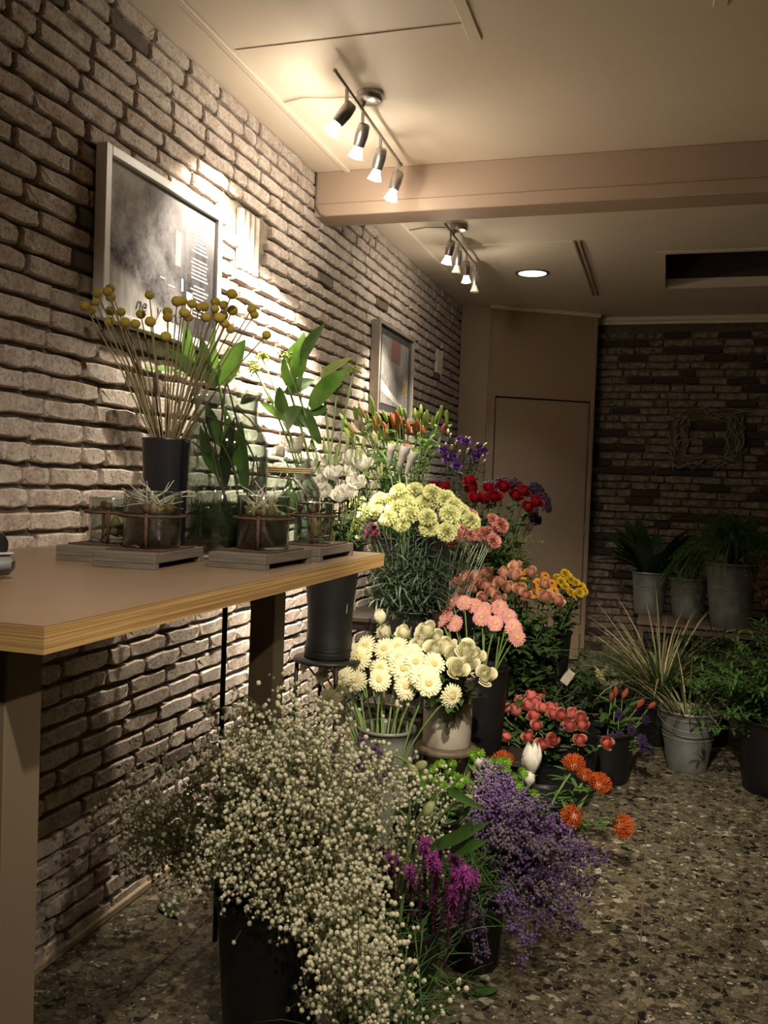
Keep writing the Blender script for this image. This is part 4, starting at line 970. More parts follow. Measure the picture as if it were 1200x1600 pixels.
# ------------------------------------------------------------------ carnations
bucket((.56, 3.72, .47), .125, .10, .36, M_BLACKP, 'black bucket of lime carnations on the middle bench')
M_LIME = petal('lime_cream_petal', (.66, .68, .28), (.74, .75, .42), .55, .35, 40)
CAR = [carnation_mesh(i, M_LIME) for i in range(4)]; CC = carn_calyx()
K5 = lambda L: crop(540, 740, .28333, L)
bunch('lime_carnation', 'lime cream carnation in the big bunch above the counter corner', 'carnation', 'lime cream carnations',
      K5([(290,100),(380,85),(480,110),(230,150),(330,160),(430,165),(510,160),(550,140),(600,180),(575,225),(635,215),(692,262),(235,250),(310,280),(450,240),(355,225),(460,300),(585,275),(560,325),(70,170),(110,215),(60,290),(165,210),(25,390),(45,150),(400,130),(270,190),(180,150)]), 3.62, .09, (.56, 3.72, .83), CAR, M_STEMG, .0024, rd, (0, -.5, .7), .7, ((LM['grey'], .2, .92, 14),), 1.38, (('calyx', CC, False),), rimr=.10, drop=.28)
bucket((.60, 4.12, .47), .115, .095, .36, M_BLACKP, 'black bucket of salmon carnations on the middle bench')
M_SALM = petal('salmon_petal', (.62, .22, .18), (.72, .36, .28), .55, .3, 40)
CARP = [carnation_mesh(i+20, M_SALM, .026) for i in range(3)]
bunch('salmon_carnation', 'salmon carnation on silvery stem beside lime carnations', 'carnation', 'salmon carnations',
      K5([(815,255),(860,285),(790,330),(818,372),(735,335),(765,330),(690,335),(620,340),(580,380),(645,310),(840,300),(700,225)]), 4.05, .05, (.60, 4.12, .83), CARP, M_STEMS, .0022, rd, (.2, -.45, .6), .7, ((LM['grey'], .3, .8, 4),), 1.35, (('calyx', CC, False),), rimr=.09, drop=.28)
M_MAG = petal('magenta_petal', (.38, .04, .14), (.5, .08, .2))
CARM = [carnation_mesh(41, M_MAG, .018)]
bunch('magenta_flower', 'small magenta flower peeping from under the lime carnations', 'flower', 'small magenta flowers', K5([(110,345),(150,300),(120,312),(135,280),(160,330)]), 3.66, .03, (.56, 3.72, .83), CARM, M_STEM, .002, rd, (0, -.5, .6), .5, (), 1.0)

# ------------------------------------------------------------------ red roses, dark statice, goldenrod
bucket((.66, 4.72, .47), .125, .10, .38, M_BLACKP, 'black bucket of red roses on the middle bench end')
M_RED = petal('crimson_petal', (.20, .005, .012), (.30, .012, .02), .45, .2)
SEP = sepal_mesh(); RR = [rose_mesh(i, M_RED, None, .045, .055, 1.0) for i in range(3)]
bunch('red_rose', 'crimson rose in the bunch before the cupboard door', 'rose', 'crimson roses', K5([(495,85),(555,85),(690,55),(700,95),(790,90),(868,85),(770,150),(975,105),(1045,165),(935,130),(1000,190),(820,140),(720,145)]), 4.66, .06, (.68, 4.72, .85), RR, M_STEM, .003, rd, (0, -.42, .75), .6, ((LM['rose'], .5, .97, 9),), 1.0, (('calyx', SEP, False),), drop=.28)
M_DUSK = petal('dusky_purple_floret', (.030, .016, .036), (.055, .03, .062), .7, .15)
def cluster_mesh(seed, m, r, n, fr):
    q = random.Random(seed); b = MB()
    for i in range(n):
        v = Vector((q.gauss(0, 1), q.gauss(0, 1), q.gauss(0, 1))).normalized(); v.z = abs(v.z)*.8-.15; b.ball(v*r*q.uniform(.75, 1.05), fr*q.uniform(.7, 1.3), 5, 3)
    return b.mesh('bloom', [m], True)
DUSK = [cluster_mesh(i, M_DUSK, .04, 130, .007) for i in range(2)]
bunch('dusky_hydrangea', 'dark purple clustered bloom behind the crimson roses', 'flower', 'dark purple clustered blooms', K5([(880,45),(945,55),(1010,95),(1062,85),(1110,175),(1050,240),(800,60),(1035,195),(970,85),(850,75),(1100,130)]), 4.98, .05, (.70, 4.85, .85), DUSK, M_STEM, .003, rd, (.2, -.4, .7), .6, ((LM['rose'], .4, .8, 3),), 1.1, drop=.2)
M_GOLD = petal('goldenrod_green', (.22, .26, .06), (.34, .36, .10))
GL = spread('yellow green goldenrod spray under the crimson roses', [(852, 845), (845, 862), (835, 835), (822, 870), (805, 880), (838, 880), (800, 860), (785, 872)])
for i, (B, bow) in enumerate((((852, 845), .1), ((845, 862), .08), ((835, 835), .1), ((822, 870), .05), ((805, 880), .03), ((838, 880), .05), ((800, 860), .04), ((785, 872), .02))):
    base = Vector((.70, 4.72, .62)); h = pt(B[0], B[1], 4.6+.03*i)
    e = empty('goldenrod_spray', base, 0, GL[i], 'foliage', 'goldenrod sprays')
    P = stem_path(base, h, 8, .95); b = MB(); b.tube([p-base for p in P], .0018, 5); b.obj('stem', M_STEM, e, True)
    b = MB()
    for k in range(70):
        t = .45+.55*rd.random(); j = min(int(t*8), 7); p = P[j].lerp(P[j+1], t*8-j)-base; b.blade(p, (rd.gauss(0, 1), rd.gauss(0, 1), rd.uniform(-.2, .6)), UP, rd.uniform(.018, .04), .005, 2, .4, .2)
    o = b.obj('foliage', M_GOLD, e); o['kind'] = 'stuff'

# ------------------------------------------------------------------ peach roses, orange and yellow flowers
bucket((.91, 4.42, .24), .15, .12, .40, M_BLACKP, 'black bucket of peach roses on the low bench')
M_PEACH = petal('peach_petal', (.78, .34, .25), (.85, .52, .38), .5, .3, 25); M_PEACHO = petal('green_cream_petal', (.72, .58, .32), (.84, .50, .36), .5, .3, 25)
PR = [rose_mesh(i+5, M_PEACH, M_PEACHO, .032, .05, .9) for i in range(4)]
N2 = lambda L: crop(680, 850, .30833, L)
bunch('peach_rose', 'peach rose in the bunch above pink gerberas', 'rose', 'peach roses', N2([(130,215),(165,190),(212,182),(240,212),(272,165),(350,160),(402,175),(410,130),(482,155),(372,235),(428,242),(458,268),(310,210),(160,268),(247,285),(290,255),(322,290),(550,215),(555,282),(617,295),(270,232),(200,235),(340,205)]), 4.33, .10, (.90, 4.42, .64), PR, M_STEM, .0032, rd, (0, -.42, .8), .7, ((LM['rose'], .35, .97, 14),), 1.28, (('calyx', SEP, False),), rimr=.11, drop=.3)
M_ORAN = petal('orange_petal', (.72, .26, .015), (.78, .36, .03)); M_YEL = petal('bright_yellow_petal', (.75, .50, .02), (.80, .60, .06)); M_EYEB = mat('brown_eye', (.10, .05, .02), .8, 0, .3, 300)
GO = [gerbera_mesh(i+60, M_ORAN, .030, 18) for i in range(2)]; GOE = gerbera_eye(.030, M_EYEB, M_ORAN)
bunch('orange_daisy', 'orange daisy behind the peach roses', 'daisy', 'orange daisies', N2([(255,125),(300,132),(380,118),(440,130),(437,182),(522,192),(532,235),(500,248),(562,155),(592,195),(603,235),(330,120)]), 4.62, .06, (.98, 4.62, .64), GO, M_STEM, .002, rd, (.1, -.6, .5), .6, ((LM['mid'], .4, .9, 2),), 1.0, (('flower_eye', GOE, False),), drop=.2)
bucket((1.02, 4.78, .24), .12, .095, .38, M_BLACKP, 'black bucket of yellow flowers at the right end of low bench')
YC = [carnation_mesh(i+70, M_YEL, .026) for i in range(2)]
bunch('yellow_chrysanthemum', 'ruffled bright yellow flower right of the peach roses', 'flower', 'bright yellow flowers', N2([(620,165),(660,148),(692,180),(715,195),(742,215),(660,212),(690,242),(722,256),(757,237),(640,190),(675,165),(735,245)]), 4.72, .06, (1.02, 4.78, .62), YC, M_STEM, .002, rd, (.2, -.5, .7), .8, ((LM['rose'], .45, .97, 10),), 1.0, drop=.25)

# ------------------------------------------------------------------ gerberas and cream roses
bucket((.86, 3.78, .24), .115, .095, .36, M_BLACKP, 'black bucket of pink gerberas on the low bench, front end')
M_PINKG = petal('pink_gerbera_petal', (.72, .30, .27), (.80, .44, .38), .5, .3); M_EYEY = mat('yellow_eye', (.52, .42, .14), .8, 0, .3, 300, .5, 400)
GP = [gerbera_mesh(i, M_PINKG) for i in range(3)]; GPE = gerbera_eye(.046, M_EYEY, M_PINKG)
J1 = lambda L: crop(450, 860, 1/3, L)
bunch('pink_gerbera', 'pink gerbera in the bunch below the peach roses', 'gerbera', 'pink gerberas', J1([(600,290),(640,312),(690,270),(730,300),(775,337),(822,240),(870,250),(905,310),(972,338),(1000,265),(1040,305),(1062,360),(1080,405),(600,388),(760,232),(655,255),(575,322),(925,270),(1012,300),(705,320)]), 3.72, .08, (.84, 3.78, .60), GP, M_STEML, .0032, rd, (.05, -.62, .38), .75, (), .86, (('flower_eye', GPE, False),), rimr=.08, drop=.25)
M_CREAM = petal('cream_gerbera_petal', (.76, .72, .42), (.82, .80, .58), .5, .3)
GC = [gerbera_mesh(i+30, M_CREAM) for i in range(4)]; GCE = gerbera_eye(.046, M_EYEY, M_CREAM)
bucket((.665, 3.05, 0), .10, .08, .50, mat('grey_green_enamel', (.13, .14, .115), .45, 0, .15, 12), 'tall grey green bucket of cream gerberas on the floor')
bunch('cream_gerbera', 'cream gerbera with yellow eye below the black pail', 'gerbera', 'cream gerberas', J1([(155,507),(65,525),(212,490),(150,568),(232,550),(245,592),(315,607),(225,648),(180,708),(330,500),(352,447),(447,457),(430,550),(425,605),(540,552),(555,637),(512,447),(582,480),(630,592),(690,530),(662,622),(600,520),(280,470),(520,500)]), 2.98, .10, (.665, 3.05, .50), GC, M_STEML, .0034, rd, (.02, -.65, .40), .75, (), 1.0, (('flower_eye', GCE, False),), rimr=.075, drop=.3)
# the one drooping sideways
h = pt(450+768/3, 860+682/3, 2.86)
flower('cream_gerbera', (.70, 3.02, .25), h, (.75, -.62, -.1), GC[0], M_STEML, .0034, 'single cream gerbera drooping to the right before the cream vase', 'gerbera', 'cream gerberas', rd, (), .95, (('flower_eye', GCE, False),))
e = empty('stool', (.80, 3.42, 0), 0, 'small round dark stool under the cream vase', 'stool')
M_STOOL = mat('worn_dark_wood', (.10, .075, .045), .55, 0, .3, 20)
b = MB(); b.lathe([(.001, .325), (.112, .325), (.120, .331), (.122, .34), (.119, .349), (.11, .353), (.001, .353)], 32); b.obj('seat', M_STOOL, e, True)
for i in range(4):
    a = .5+i*math.pi/2; b = MB(); b.tube([(.085*math.cos(a), .085*math.sin(a), .33), (.11*math.cos(a), .11*math.sin(a), 0)], .011, 8); b.obj('leg', M_STOOL, e, True)
b = MB(); b.tube([(.1*math.cos(2*math.pi*i/24), .1*math.sin(2*math.pi*i/24), .14) for i in range(25)], .005, 6, False); b.obj('ring', M_STOOL, e, True)
bucket((.80, 3.42, .353), .098, .094, .27, mat('cream_enamel', (.33, .30, .24), .5, 0, .18, 15), 'cream enamel vase of cream roses standing on the stool', 'enamel_vase', 'vase', .003)
M_CRR = petal('cream_rose_petal', (.84, .81, .54), (.88, .86, .66), .5, .35, 25)
CRR = [rose_mesh(i+15, M_CRR, None, .038, .055, 1.0) for i in range(4)]
bunch('cream_rose', 'cream rose in the enamel vase behind the cream gerberas', 'rose', 'cream roses', J1([(465,398),(552,402),(640,420),(702,430),(745,462),(832,480),(872,512),(850,548),(922,592),(790,570),(622,452),(690,482),(770,500),(660,395)]), 3.25, .10, (.80, 3.40, .62), CRR, M_STEM, .0034, rd, (0, -.4, .8), .7, ((LM['rose'], .4, .95, 8),), 1.12, (('calyx', SEP, False),), rimr=.08, drop=.2)
flower('cream_rose', (.78, 3.42, .42), pt(450+437/3, 860+345/3, 3.32), (-.1, -.3, 1), tulip_mesh(3, M_CRR, .026, .062, .5), M_STEM, .0034, 'closed cream rose bud rising highest above the others', 'rose', 'cream roses', rd, ((LM['rose'], .5, .9, 3),), 1.0, (('calyx', SEP, False),))

# ------------------------------------------------------------------ coral roses on the floor
bucket((1.20, 4.00, 0), .15, .12, .28, M_BLACKP, 'wide black bucket of coral roses on the floor'); 
M_CORAL = petal('coral_petal', (.78, .19, .17), (.86, .30, .26), .5, .3, 25); M_CORALO = petal('coral_pale_petal', (.74, .30, .22), (.78, .42, .30), .5, .3, 25)
CO = [rose_mesh(i+25, M_CORAL, M_CORALO, .030, .046, .85) for i in range(4)]
bunch('coral_rose', 'coral rose in the floor bucket behind the white tulips', 'rose', 'coral roses', N2([(270,865),(320,848),(365,838),(247,930),(308,912),(285,995),(368,985),(417,857),(440,807),(497,787),(540,772),(512,822),(552,842),(600,872),(510,882),(515,930),(477,985),(545,1027),(597,1002),(682,935),(692,872),(737,892),(740,930),(728,1005),(862,1015),(592,842),(480,830),(640,880)]), 3.92, .12, (1.20, 4.0, .28), CO, M_STEM, .0032, rd, (.05, -.42, .8), .7, ((LM['rose'], .4, .97, 9),), 1.22, (('calyx', SEP, False),), rimr=.12, drop=.2)

# ------------------------------------------------------------------ red tulips and anemones
bucket((1.36, 4.36, 0), .13, .105, .24, M_BLACKP, 'black bucket of red tulips and anemones on the floor')
M_RTUL = petal('red_tulip_petal', (.40, .07, .04), (.46, .14, .09)); TU = [tulip_mesh(i, M_RTUL, .014, .062, .3) for i in range(2)]
V6 = lambda L: crop(880, 740, .3125, L)
bunch('red_tulip', 'red tulip right of the coral roses', 'tulip', 'red tulips', V6([(240,1130),(300,1118),(375,1165),(432,1170),(262,1105)]), 4.38, .05, (1.40, 4.40, .24), TU, M_STEML, .003, rd, (.2, -.2, .9), .6, ((LM['tulip'], .4, .8, 2),), 1.0, drop=.15)
M_ANEM = petal('anemone_violet', (.03, .015, .06), (.06, .03, .10)); AN = [gerbera_mesh(81, M_ANEM, .026, 10)]; ANE = gerbera_eye(.026, M_BLACKP, M_ANEM)
bunch('anemone', 'dark violet anemone below the red tulips', 'anemone', 'violet anemones', V6([(285,1200),(422,1225),(290,1310),(350,1280),(400,1330),(435,1372),(240,1325),(410,1360)]), 4.28, .06, (1.38, 4.36, .24), AN, M_STEML, .002, rd, (.2, -.6, .4), .6, ((LM['narrow'], .5, .98, 5),), 1.1, (('flower_eye', ANE, False),), drop=.12)

# ------------------------------------------------------------------ proteas, white tulips, green pompons
bucket((1.20, 3.38, 0), .115, .09, .22, M_BLACKP, 'black bucket of orange pincushion proteas on the floor')
M_PIN = petal('protea_orange', (.62, .11, .02), (.72, .18, .04)); M_PINT = mat('protea_core', (.60, .28, .16), .7, 0, .2, 60)
PT = [protea_mesh(i, M_PIN, M_PINT, .042) for i in range(2)]
PL = leaf_mesh(.075, .013, .3, .2, M_LEAFM, 4)
S4 = lambda L: crop(480, 1150, .4, L)
for p, Y, d, lab in ((( 1040, 120), 3.42, (.1, -.2, 1), 'orange pincushion protea standing highest behind the others'), ((1138, 195), 3.34, (.35, -.3, .8), 'orange pincushion protea in the middle of the four on the right'), ((1042, 318), 3.16, (-.35, -.75, .35), 'orange pincushion protea facing left above the purple statice'),
                       ((1222, 352), 3.24, (.75, -.5, .2), 'rightmost orange pincushion protea leaning over the floor'), ((765, 108), 3.36, (-.2, -.4, .8), 'orange pincushion protea peeping behind the green pompons'), ((1085, 160), 3.40, (.2, -.2, 1), 'small orange protea half hidden between two larger ones')):
    c = S4([p])[0]; h = pt(c[0], c[1], Y); D = Vector(d).normalized()
    flower('pincushion_protea', (1.20+rd.uniform(-.05, .05), 3.38+rd.uniform(-.05, .05), .05), h-D*.012, d, rd.choice(PT), M_STEM, .005, lab, 'protea', 'orange pincushion proteas', rd, ((PL, .35, .97, 24),), 1.0 if p[0] != 1085 else .75)
bucket((1.02, 3.22, 0), .10, .08, .24, M_BLACKP, 'black bucket of white tulips between coral roses and statice')
WT = [tulip_mesh(i+4, M_WHITE, .026, .085, .62) for i in range(2)]
for p, lab, sc in (((876, 148), 'largest white tulip in front of the coral roses', 1.35), ((868, 195), 'small half hidden white tulip below the large one', .75), ((670, 130), 'white tulip bud left of the green pompons', .7)):
    c = S4([p])[0]; flower('white_tulip', (1.02, 3.22, .06), pt(c[0], c[1], 3.08), (0, -.1, 1), WT[0], M_STEML, .0045, lab, 'tulip', None, rd, ((LM['tulip'], .2, .6, 3),), sc)
M_POM = petal('pompon_green', (.17, .36, .03), (.26, .46, .07)); PO = [pompon_mesh(i, M_POM, .021) for i in range(2)]
bucket((.86, 2.92, 0), .11, .09, .26, M_BLACKP, 'black bucket of green pompon chrysanthemums behind the statice')
bunch('green_pompon', 'green pompon chrysanthemum left of the white tulip', 'chrysanthemum', 'green pompons', S4([(675,58),(712,95),(780,92),(780,127),(850,137),(565,100),(520,100),(487,125),(525,182),(575,152),(612,160),(805,157),(820,215),(895,225),(880,260),(925,272),(875,282),(555,130),(460,150),(747,92),(650,65),(500,160),(545,195),(590,180),(830,190)]), 2.90, .05, (.88, 2.92, .26), PO, M_STEM, .002, rd, (0, -.4, .8), .4, ((LM['mid'], .4, .95, 5),), 1.0, drop=.15, rimr=.08)
# ------------------------------------------------------------------ purple statice, liatris, nodding buds
bucket((1.10, 2.52, 0), .095, .075, .26, M_BLACKP, 'small black bucket of purple statice on the floor')
M_STAT = petal('statice_purple', (.13, .07, .20), (.24, .14, .32), .7, .25); M_STAT2 = petal('statice_mauve', (.18, .125, .20), (.29, .22, .30), .7, .25)
def spray(name, base, ctrl, tip, label, cat, group, msten, mflo, n, t0, wid, fr, rd, side=10, ball=(5, 3)):
    base = Vector(base); P = bez(base, Vector(ctrl), Vector(tip), 12); e = empty(name, base, 0, label, cat, group)
    b = MB(); b.tube([p-base for p in P], [.0018*(1-.6*k/12) for k in range(13)], 4); f = MB(); L = (Vector(tip)-base).length
    for k in range(side):
        t = t0*.8+(1-t0*.8)*(k+rd.random())/side; j = min(int(t*12), 11); p = P[j].lerp(P[j+1], t*12-j); ax = (P[j+1]-P[j]).normalized()
        v = Vector((rd.gauss(0, 1), rd.gauss(0, 1), rd.gauss(0, .8))); v = (v-ax*v.dot(ax)).normalized()*.9+ax*.8
        q = p+v*wid*rd.uniform(.5, 1.1); b.tube([p-base, q-base], .0007, 3, False)
        for _ in range(n//side):
            s = rd.random(); c = p.lerp(q, .25+.85*s)+Vector((rd.gauss(0, 1), rd.gauss(0, 1), rd.gauss(0, 1)))*wid*.22
            f.ball(c-base, fr*rd.uniform(.65, 1.25), *ball)
    b.obj('stems', msten, e); o = f.obj('florets', mflo, e, True); o['kind'] = 'stuff'; return e
tips = S4([(710,120),(760,175),(840,210),(890,285),(960,320),(1020,365),(1080,420),(1125,490),(1110,520),(1060,560),(1105,610),(1030,640),(1010,700),(940,740),(1040,760),(880,780),(860,850),(900,640),(840,560),(960,540),(780,330),(830,420),(720,260),(660,230),(1000,460),(930,430),(870,350),(780,440),(820,500),(950,620)])
SL = spread('purple statice spray beside the magenta liatris', tips)
for i, c in enumerate(tips):
    Y = 2.52+rd.uniform(-.14, .14)-(c[1]-1320)/900
    T = pt(c[0], c[1], Y); B = Vector((1.10+rd.uniform(-.03, .03), 2.52+rd.uniform(-.03, .03), .10)); M = (B+T)/2; M.z = max(B.z, T.z)+.12; M = M*.6+Vector((1.10, 2.52, .42))*.4
    spray('statice_spray', B, M, T, SL[i], 'statice', 'purple statice sprays', M_STEM, M_STAT if i % 3 else M_STAT2, 260, .45, .036, .0044, rd, 16)
LS = spread('low statice spray drooping over its black bucket', [(735, 1455), (722, 1430), (740, 1500), (700, 1475), (765, 1495)])
for i, (c, Y) in enumerate((((735, 1455), 2.28), ((722, 1430), 2.3), ((740, 1500), 2.25), ((700, 1475), 2.3), ((765, 1495), 2.3))):
    T = pt(c[0], c[1], Y); B = Vector((1.08, 2.48, .10)); spray('statice_spray', B, (B+T)/2+Vector((0, 0, .2)), T, LS[i], 'statice', 'low statice sprays', M_STEM, M_STAT, 110, .55, .026, .0034, rd, 9)
TS = spread('purple statice spray peeping through the gypsophila top', [(545, 1168), (575, 1160), (520, 1158), (605, 1185), (560, 1150), (590, 1165)])
for i, (c, Y) in enumerate((((545, 1168), 2.32), ((575, 1160), 2.34), ((520, 1158), 2.34), ((605, 1185), 2.3), ((560, 1150), 2.36), ((590, 1165), 2.36))):
    T = pt(c[0], c[1], Y); B = Vector((.80, 2.42, .22)); spray('statice_spray', B, (B+T)/2+Vector((0, 0, .06)), T, TS[i], 'statice', 'statice in the gypsophila', M_STEM, M_STAT, 80, .8, .022, .0034, rd, 8)
bucket((.80, 2.42, 0), .09, .075, .30, M_BLACKP, 'black bucket hidden behind the gypsophila')

bucket((.985, 2.10, 0), .115, .09, .30, M_BLACKP, 'black bucket of magenta liatris and nodding buds')
M_LTOP = petal('liatris_magenta', (.42, .06, .36), (.55, .12, .48), .6, .3); M_LBUD = mat('liatris_bud', (.085, .022, .045), .7, 0, .3, 90)
LI = [liatris_mesh(i, .15, M_LTOP, M_LBUD, 170) for i in range(3)]; LI2 = [liatris_mesh(7, .16, M_LTOP, M_LBUD, 8)]
NAR = leaf_mesh(.13, .004, .5, .3, M_LEAFM, 5)
pts = S4([(240,425),(325,470),(403,515),(490,462),(580,468),(592,525),(570,598),(462,408),(650,535),(618,520),(500,490)])
labs = spread('magenta liatris spike in front of the purple statice', pts)
for i, c in enumerate(pts):
    T = pt(c[0], c[1], 2.06+rd.uniform(-.06, .08)); d = Vector(((c[0]-660)/500, -.12, 1)).normalized(); h = T-d*.145
    flower('liatris', (.985+rd.uniform(-.06, .06), 2.10+rd.uniform(-.05, .05), .10), h, d, LI[i % 3], M_STEM, .003, labs[i], 'liatris', 'magenta liatris spikes', rd, ((NAR, .25, .9, 9),), 1.0)
MP = S4([(215,320),(520,430),(545,560),(330,560),(440,560),(500,620),(560,700),(150,480)]); ML = spread('dark maroon liatris spike still in bud', MP)
for i, c in enumerate(S4([(215,320),(520,430),(545,560),(330,560),(440,560),(500,620),(560,700),(150,480)])):
    T = pt(c[0], c[1], 2.10+rd.uniform(-.05, .08)); d = Vector(((c[0]-660)/500, -.1, 1)).normalized()
    flower('liatris', (.985+rd.uniform(-.06, .06), 2.10+rd.uniform(-.05, .05), .10), T-d*.15, d, LI2[0], M_STEM, .003, ML[i], 'liatris', 'liatris spikes in bud', rd, ((NAR, .25, .9, 9),), 1.0)
# nodding green buds with strap leaves
NB = bud_mesh(petal('nodding_bud_green', (.40, .46, .18), (.52, .56, .28)), .0125, .042)
for i, (path, bud, lab) in enumerate((([(395,470), (390,330), (345,260), (330,90), (380,95), (398,112)], (398, 108), 'nodding green bud highest on a curled stem'),
                                  ([(390,470), (400,330), (398,180), (400,150), (425,130)], (420, 145), 'pale nodding bud on an upright stem before the pompons'),
                                  ([(400,460), (430,330), (480,260), (510,215), (560,195), (520,220), (495,255)], (490, 272), 'pale nodding bud hanging from a hooked stem'),
                                  ([(480,400), (520,320), (570,270), (600,255)], (617, 250), 'round green bud at the right end of its stem'))):
    base = Vector((.985, 2.10, .15)); W = [pt(*S4([q])[0], 2.14-.01*k) for k, q in enumerate(path)]; e = empty('nodding_bud', base, 0, lab, 'flower bud')
    ctrl = [base]+W; sm = []
    for k in range(len(ctrl)-1):
        p0, p1, p2, p3 = ctrl[max(0, k-1)], ctrl[k], ctrl[k+1], ctrl[min(len(ctrl)-1, k+2)]
        for s in range(5):
            t = s/5; sm.append(.5*((2*p1)+(p2-p0)*t+(2*p0-5*p1+4*p2-p3)*t*t+(3*p1-p0-3*p2+p3)*t*t*t))
    sm.append(ctrl[-1]); b = MB(); b.tube([p-base for p in sm], .0032, 6); b.obj('stem', M_STEML, e, True)
    d = sm[-1]-sm[-3]; inst('bud', NB, e, sm[-1]-base, facing(d), 1.0)
    for A, B2_, Wd, mm in ([((255,440), (262,265), .032, M_LEAFB)], [((440,140), (468,215), .022, M_LEAFB)], [((480,440), (705,340), .030, M_LEAFM), ((540,200), (690,290), .02, M_LEAFM)], [((560,450), (700,410), .03, M_LEAFM), ((620,420), (640,330), .035, M_LEAFM)])[i]:
        px_leaf(e, base, S4([A])[0], S4([B2_])[0], 2.10, 2.06, Wd, mm, .5, .4)

# ------------------------------------------------------------------ gypsophila
bucket((.735, 1.93, 0), .135, .105, .40, M_BLACKP, 'large black bucket of gypsophila nearest the counter leg')
bucket((1.06, 1.70, 0), .09, .07, .24, mat('dark_grey_zinc', (.05, .05, .05), .5, .5, .2, 20), 'small dark bucket of gypsophila at the bottom edge')
M_GYP = petal('gypsophila_white', (.80, .77, .54), (.86, .84, .66), .6, .35, 80, .1, 0)
M_GSTEM = mat('gypsophila_stem', (.10, .13, .045), .6, 0, .2, 40)
def inpoly(x, y, P):
    c = False; j = len(P)-1
    for i in range(len(P)):
        if (P[i][1] > y) != (P[j][1] > y) and x < (P[j][0]-P[i][0])*(y-P[i][1])/(P[j][1]-P[i][1])+P[i][0]: c = not c
        j = i
    return c
def gyps(poly, n, Y0, Y1, base, rimz, label, group, count, fr, rd, tilt=0.0, pull=.15):
    xs_ = [p[0] for p in poly]; ys_ = [p[1] for p in poly]; spots = []
    while len(spots) < n:
        x, y = rd.uniform(min(xs_), max(xs_)), rd.uniform(min(ys_), max(ys_))
        if inpoly(x, y, poly): spots.append((x, y))
    labs_ = spread(label, spots)
    for i_, (x, y) in enumerate(spots):
        Y = rd.uniform(Y0, Y1); T = ptw(x, y, Y, .12); B = Vector(base); e = empty('gypsophila_spray', B, 0, labs_[i_], 'gypsophila', group)
        rim = Vector((B.x+(T.x-B.x)*.25, B.y+(T.y-B.y)*.25, rimz)); P = bez(B, rim, T, 8)
        b = MB(); b.tube([p-B for p in P], .0013, 3, False); f = MB()
        for k in range(count//7):
            t = rd.uniform(.62, 1.0); j = min(int(t*8), 7); p = P[j].lerp(P[j+1], t*8-j)
            q = p+Vector((rd.gauss(0, 1), rd.gauss(0, 1), rd.gauss(0, 1)))*.05
            b.tube([p-B, q-B], .0005, 3, False)
            for _ in range(7):
                c = q+Vector((rd.gauss(0, 1), rd.gauss(0, 1), rd.gauss(0, 1)))*.017
                b.tube([q-B, c-B], .0004, 3, False); f.ball(c-B, fr*rd.uniform(.6, 1.25), 6, 4)
        b.obj('stems', M_GSTEM, e); o = f.obj('florets', M_GYP, e, True); o['kind'] = 'stuff'
GPOLY = [(185,1245),(230,1190),(300,1150),(360,1130),(430,1125),(500,1115),(560,1110),(600,1150),(615,1200),(610,1290),(560,1330),(570,1440),(530,1470),(470,1420),(430,1380),(370,1350),(320,1330),(250,1330),(195,1310)]
gyps(GPOLY, 47, 1.78, 2.22, (.735, 1.93, .12), .42, 'white gypsophila spray in the large cloud by the wall', 'gypsophila cloud sprays', 343, .0052, rd)
gyps([(480,1440),(560,1420),(600,1450),(590,1520),(620,1560),(680,1560),(690,1600),(600,1605),(530,1560),(490,1500)], 15, 1.62, 1.82, (1.0, 1.75, .12), .30, 'drooping gypsophila spray at the bottom edge', 'low gypsophila sprays', 77, .0050, rd)
gyps([(630,1235),(665,1230),(690,1240),(690,1290),(660,1300),(635,1285)], 9, 2.25, 2.4, (.95, 2.2, .12), .35, 'gypsophila spray below the green pompons', 'far gypsophila sprays', 63, .0046, rd)
G2 = [leaf_mesh(.20, .005, .7, .3, M_LEAFM, 6)]
e = empty('grassy_tuft', (1.03, 1.86, .0), 0, 'tuft of fine green grassy leaves under the liatris', 'grass'); rd2 = random.Random(8)
b = MB()
for k in range(130):
    a = rd2.uniform(0, 6.283); b.blade((rd2.gauss(0, .04), rd2.gauss(0, .04), rd2.uniform(.05, .2)), (math.cos(a)*.5, math.sin(a)*.5, 1), UP, rd2.uniform(.15, .3), .004, 4, rd2.uniform(.2, 1.2), .3)
o = b.obj('blades', M_LEAFM, e); o['kind'] = 'stuff'

# ------------------------------------------------------------------ foliage buckets in the dim back
def foliage(name, loc, label, cat, n, R0, H, lm, nl, m, rd, z0=.1, arch=.5, group=None, stemm=None):
    e = empty(name, loc, 0, label, cat, group); b = MB(); f = MB()
    for i in range(n):
        a = rd.uniform(0, 6.283); q = R0*math.sqrt(rd.random()); T = Vector((q*math.cos(a), q*math.sin(a), H*(1-arch*(q/R0)**2)*rd.uniform(.7, 1.05)))
        B = Vector((rd.uniform(-.04, .04), rd.uniform(-.04, .04), z0)); C = Vector((T.x*.3, T.y*.3, T.z*.95)); P = bez(B, C, T, 6); b.tube(P, .0018, 3, False)
        for k in range(nl):
            t = rd.uniform(.35, 1); j = min(int(t*6), 5); p = P[j].lerp(P[j+1], t*6-j)
            f.blade(p, (rd.gauss(0, 1), rd.gauss(0, 1), rd.uniform(-.3, .8)), UP, lm[0]*rd.uniform(.6, 1.2), lm[1], 3, rd.uniform(.2, .9), .3)
    b.obj('stems', stemm or M_STEM, e); o = f.obj('foliage', m, e, True); o['kind'] = 'stuff'; return e
foliage('foliage_bunch', (.56, 3.70, .62), 'dense blue green carnation foliage under the lime blooms', 'foliage', 80, .17, .50, (.11, .009), 16, M_LEAFG, rd, .05, .3)
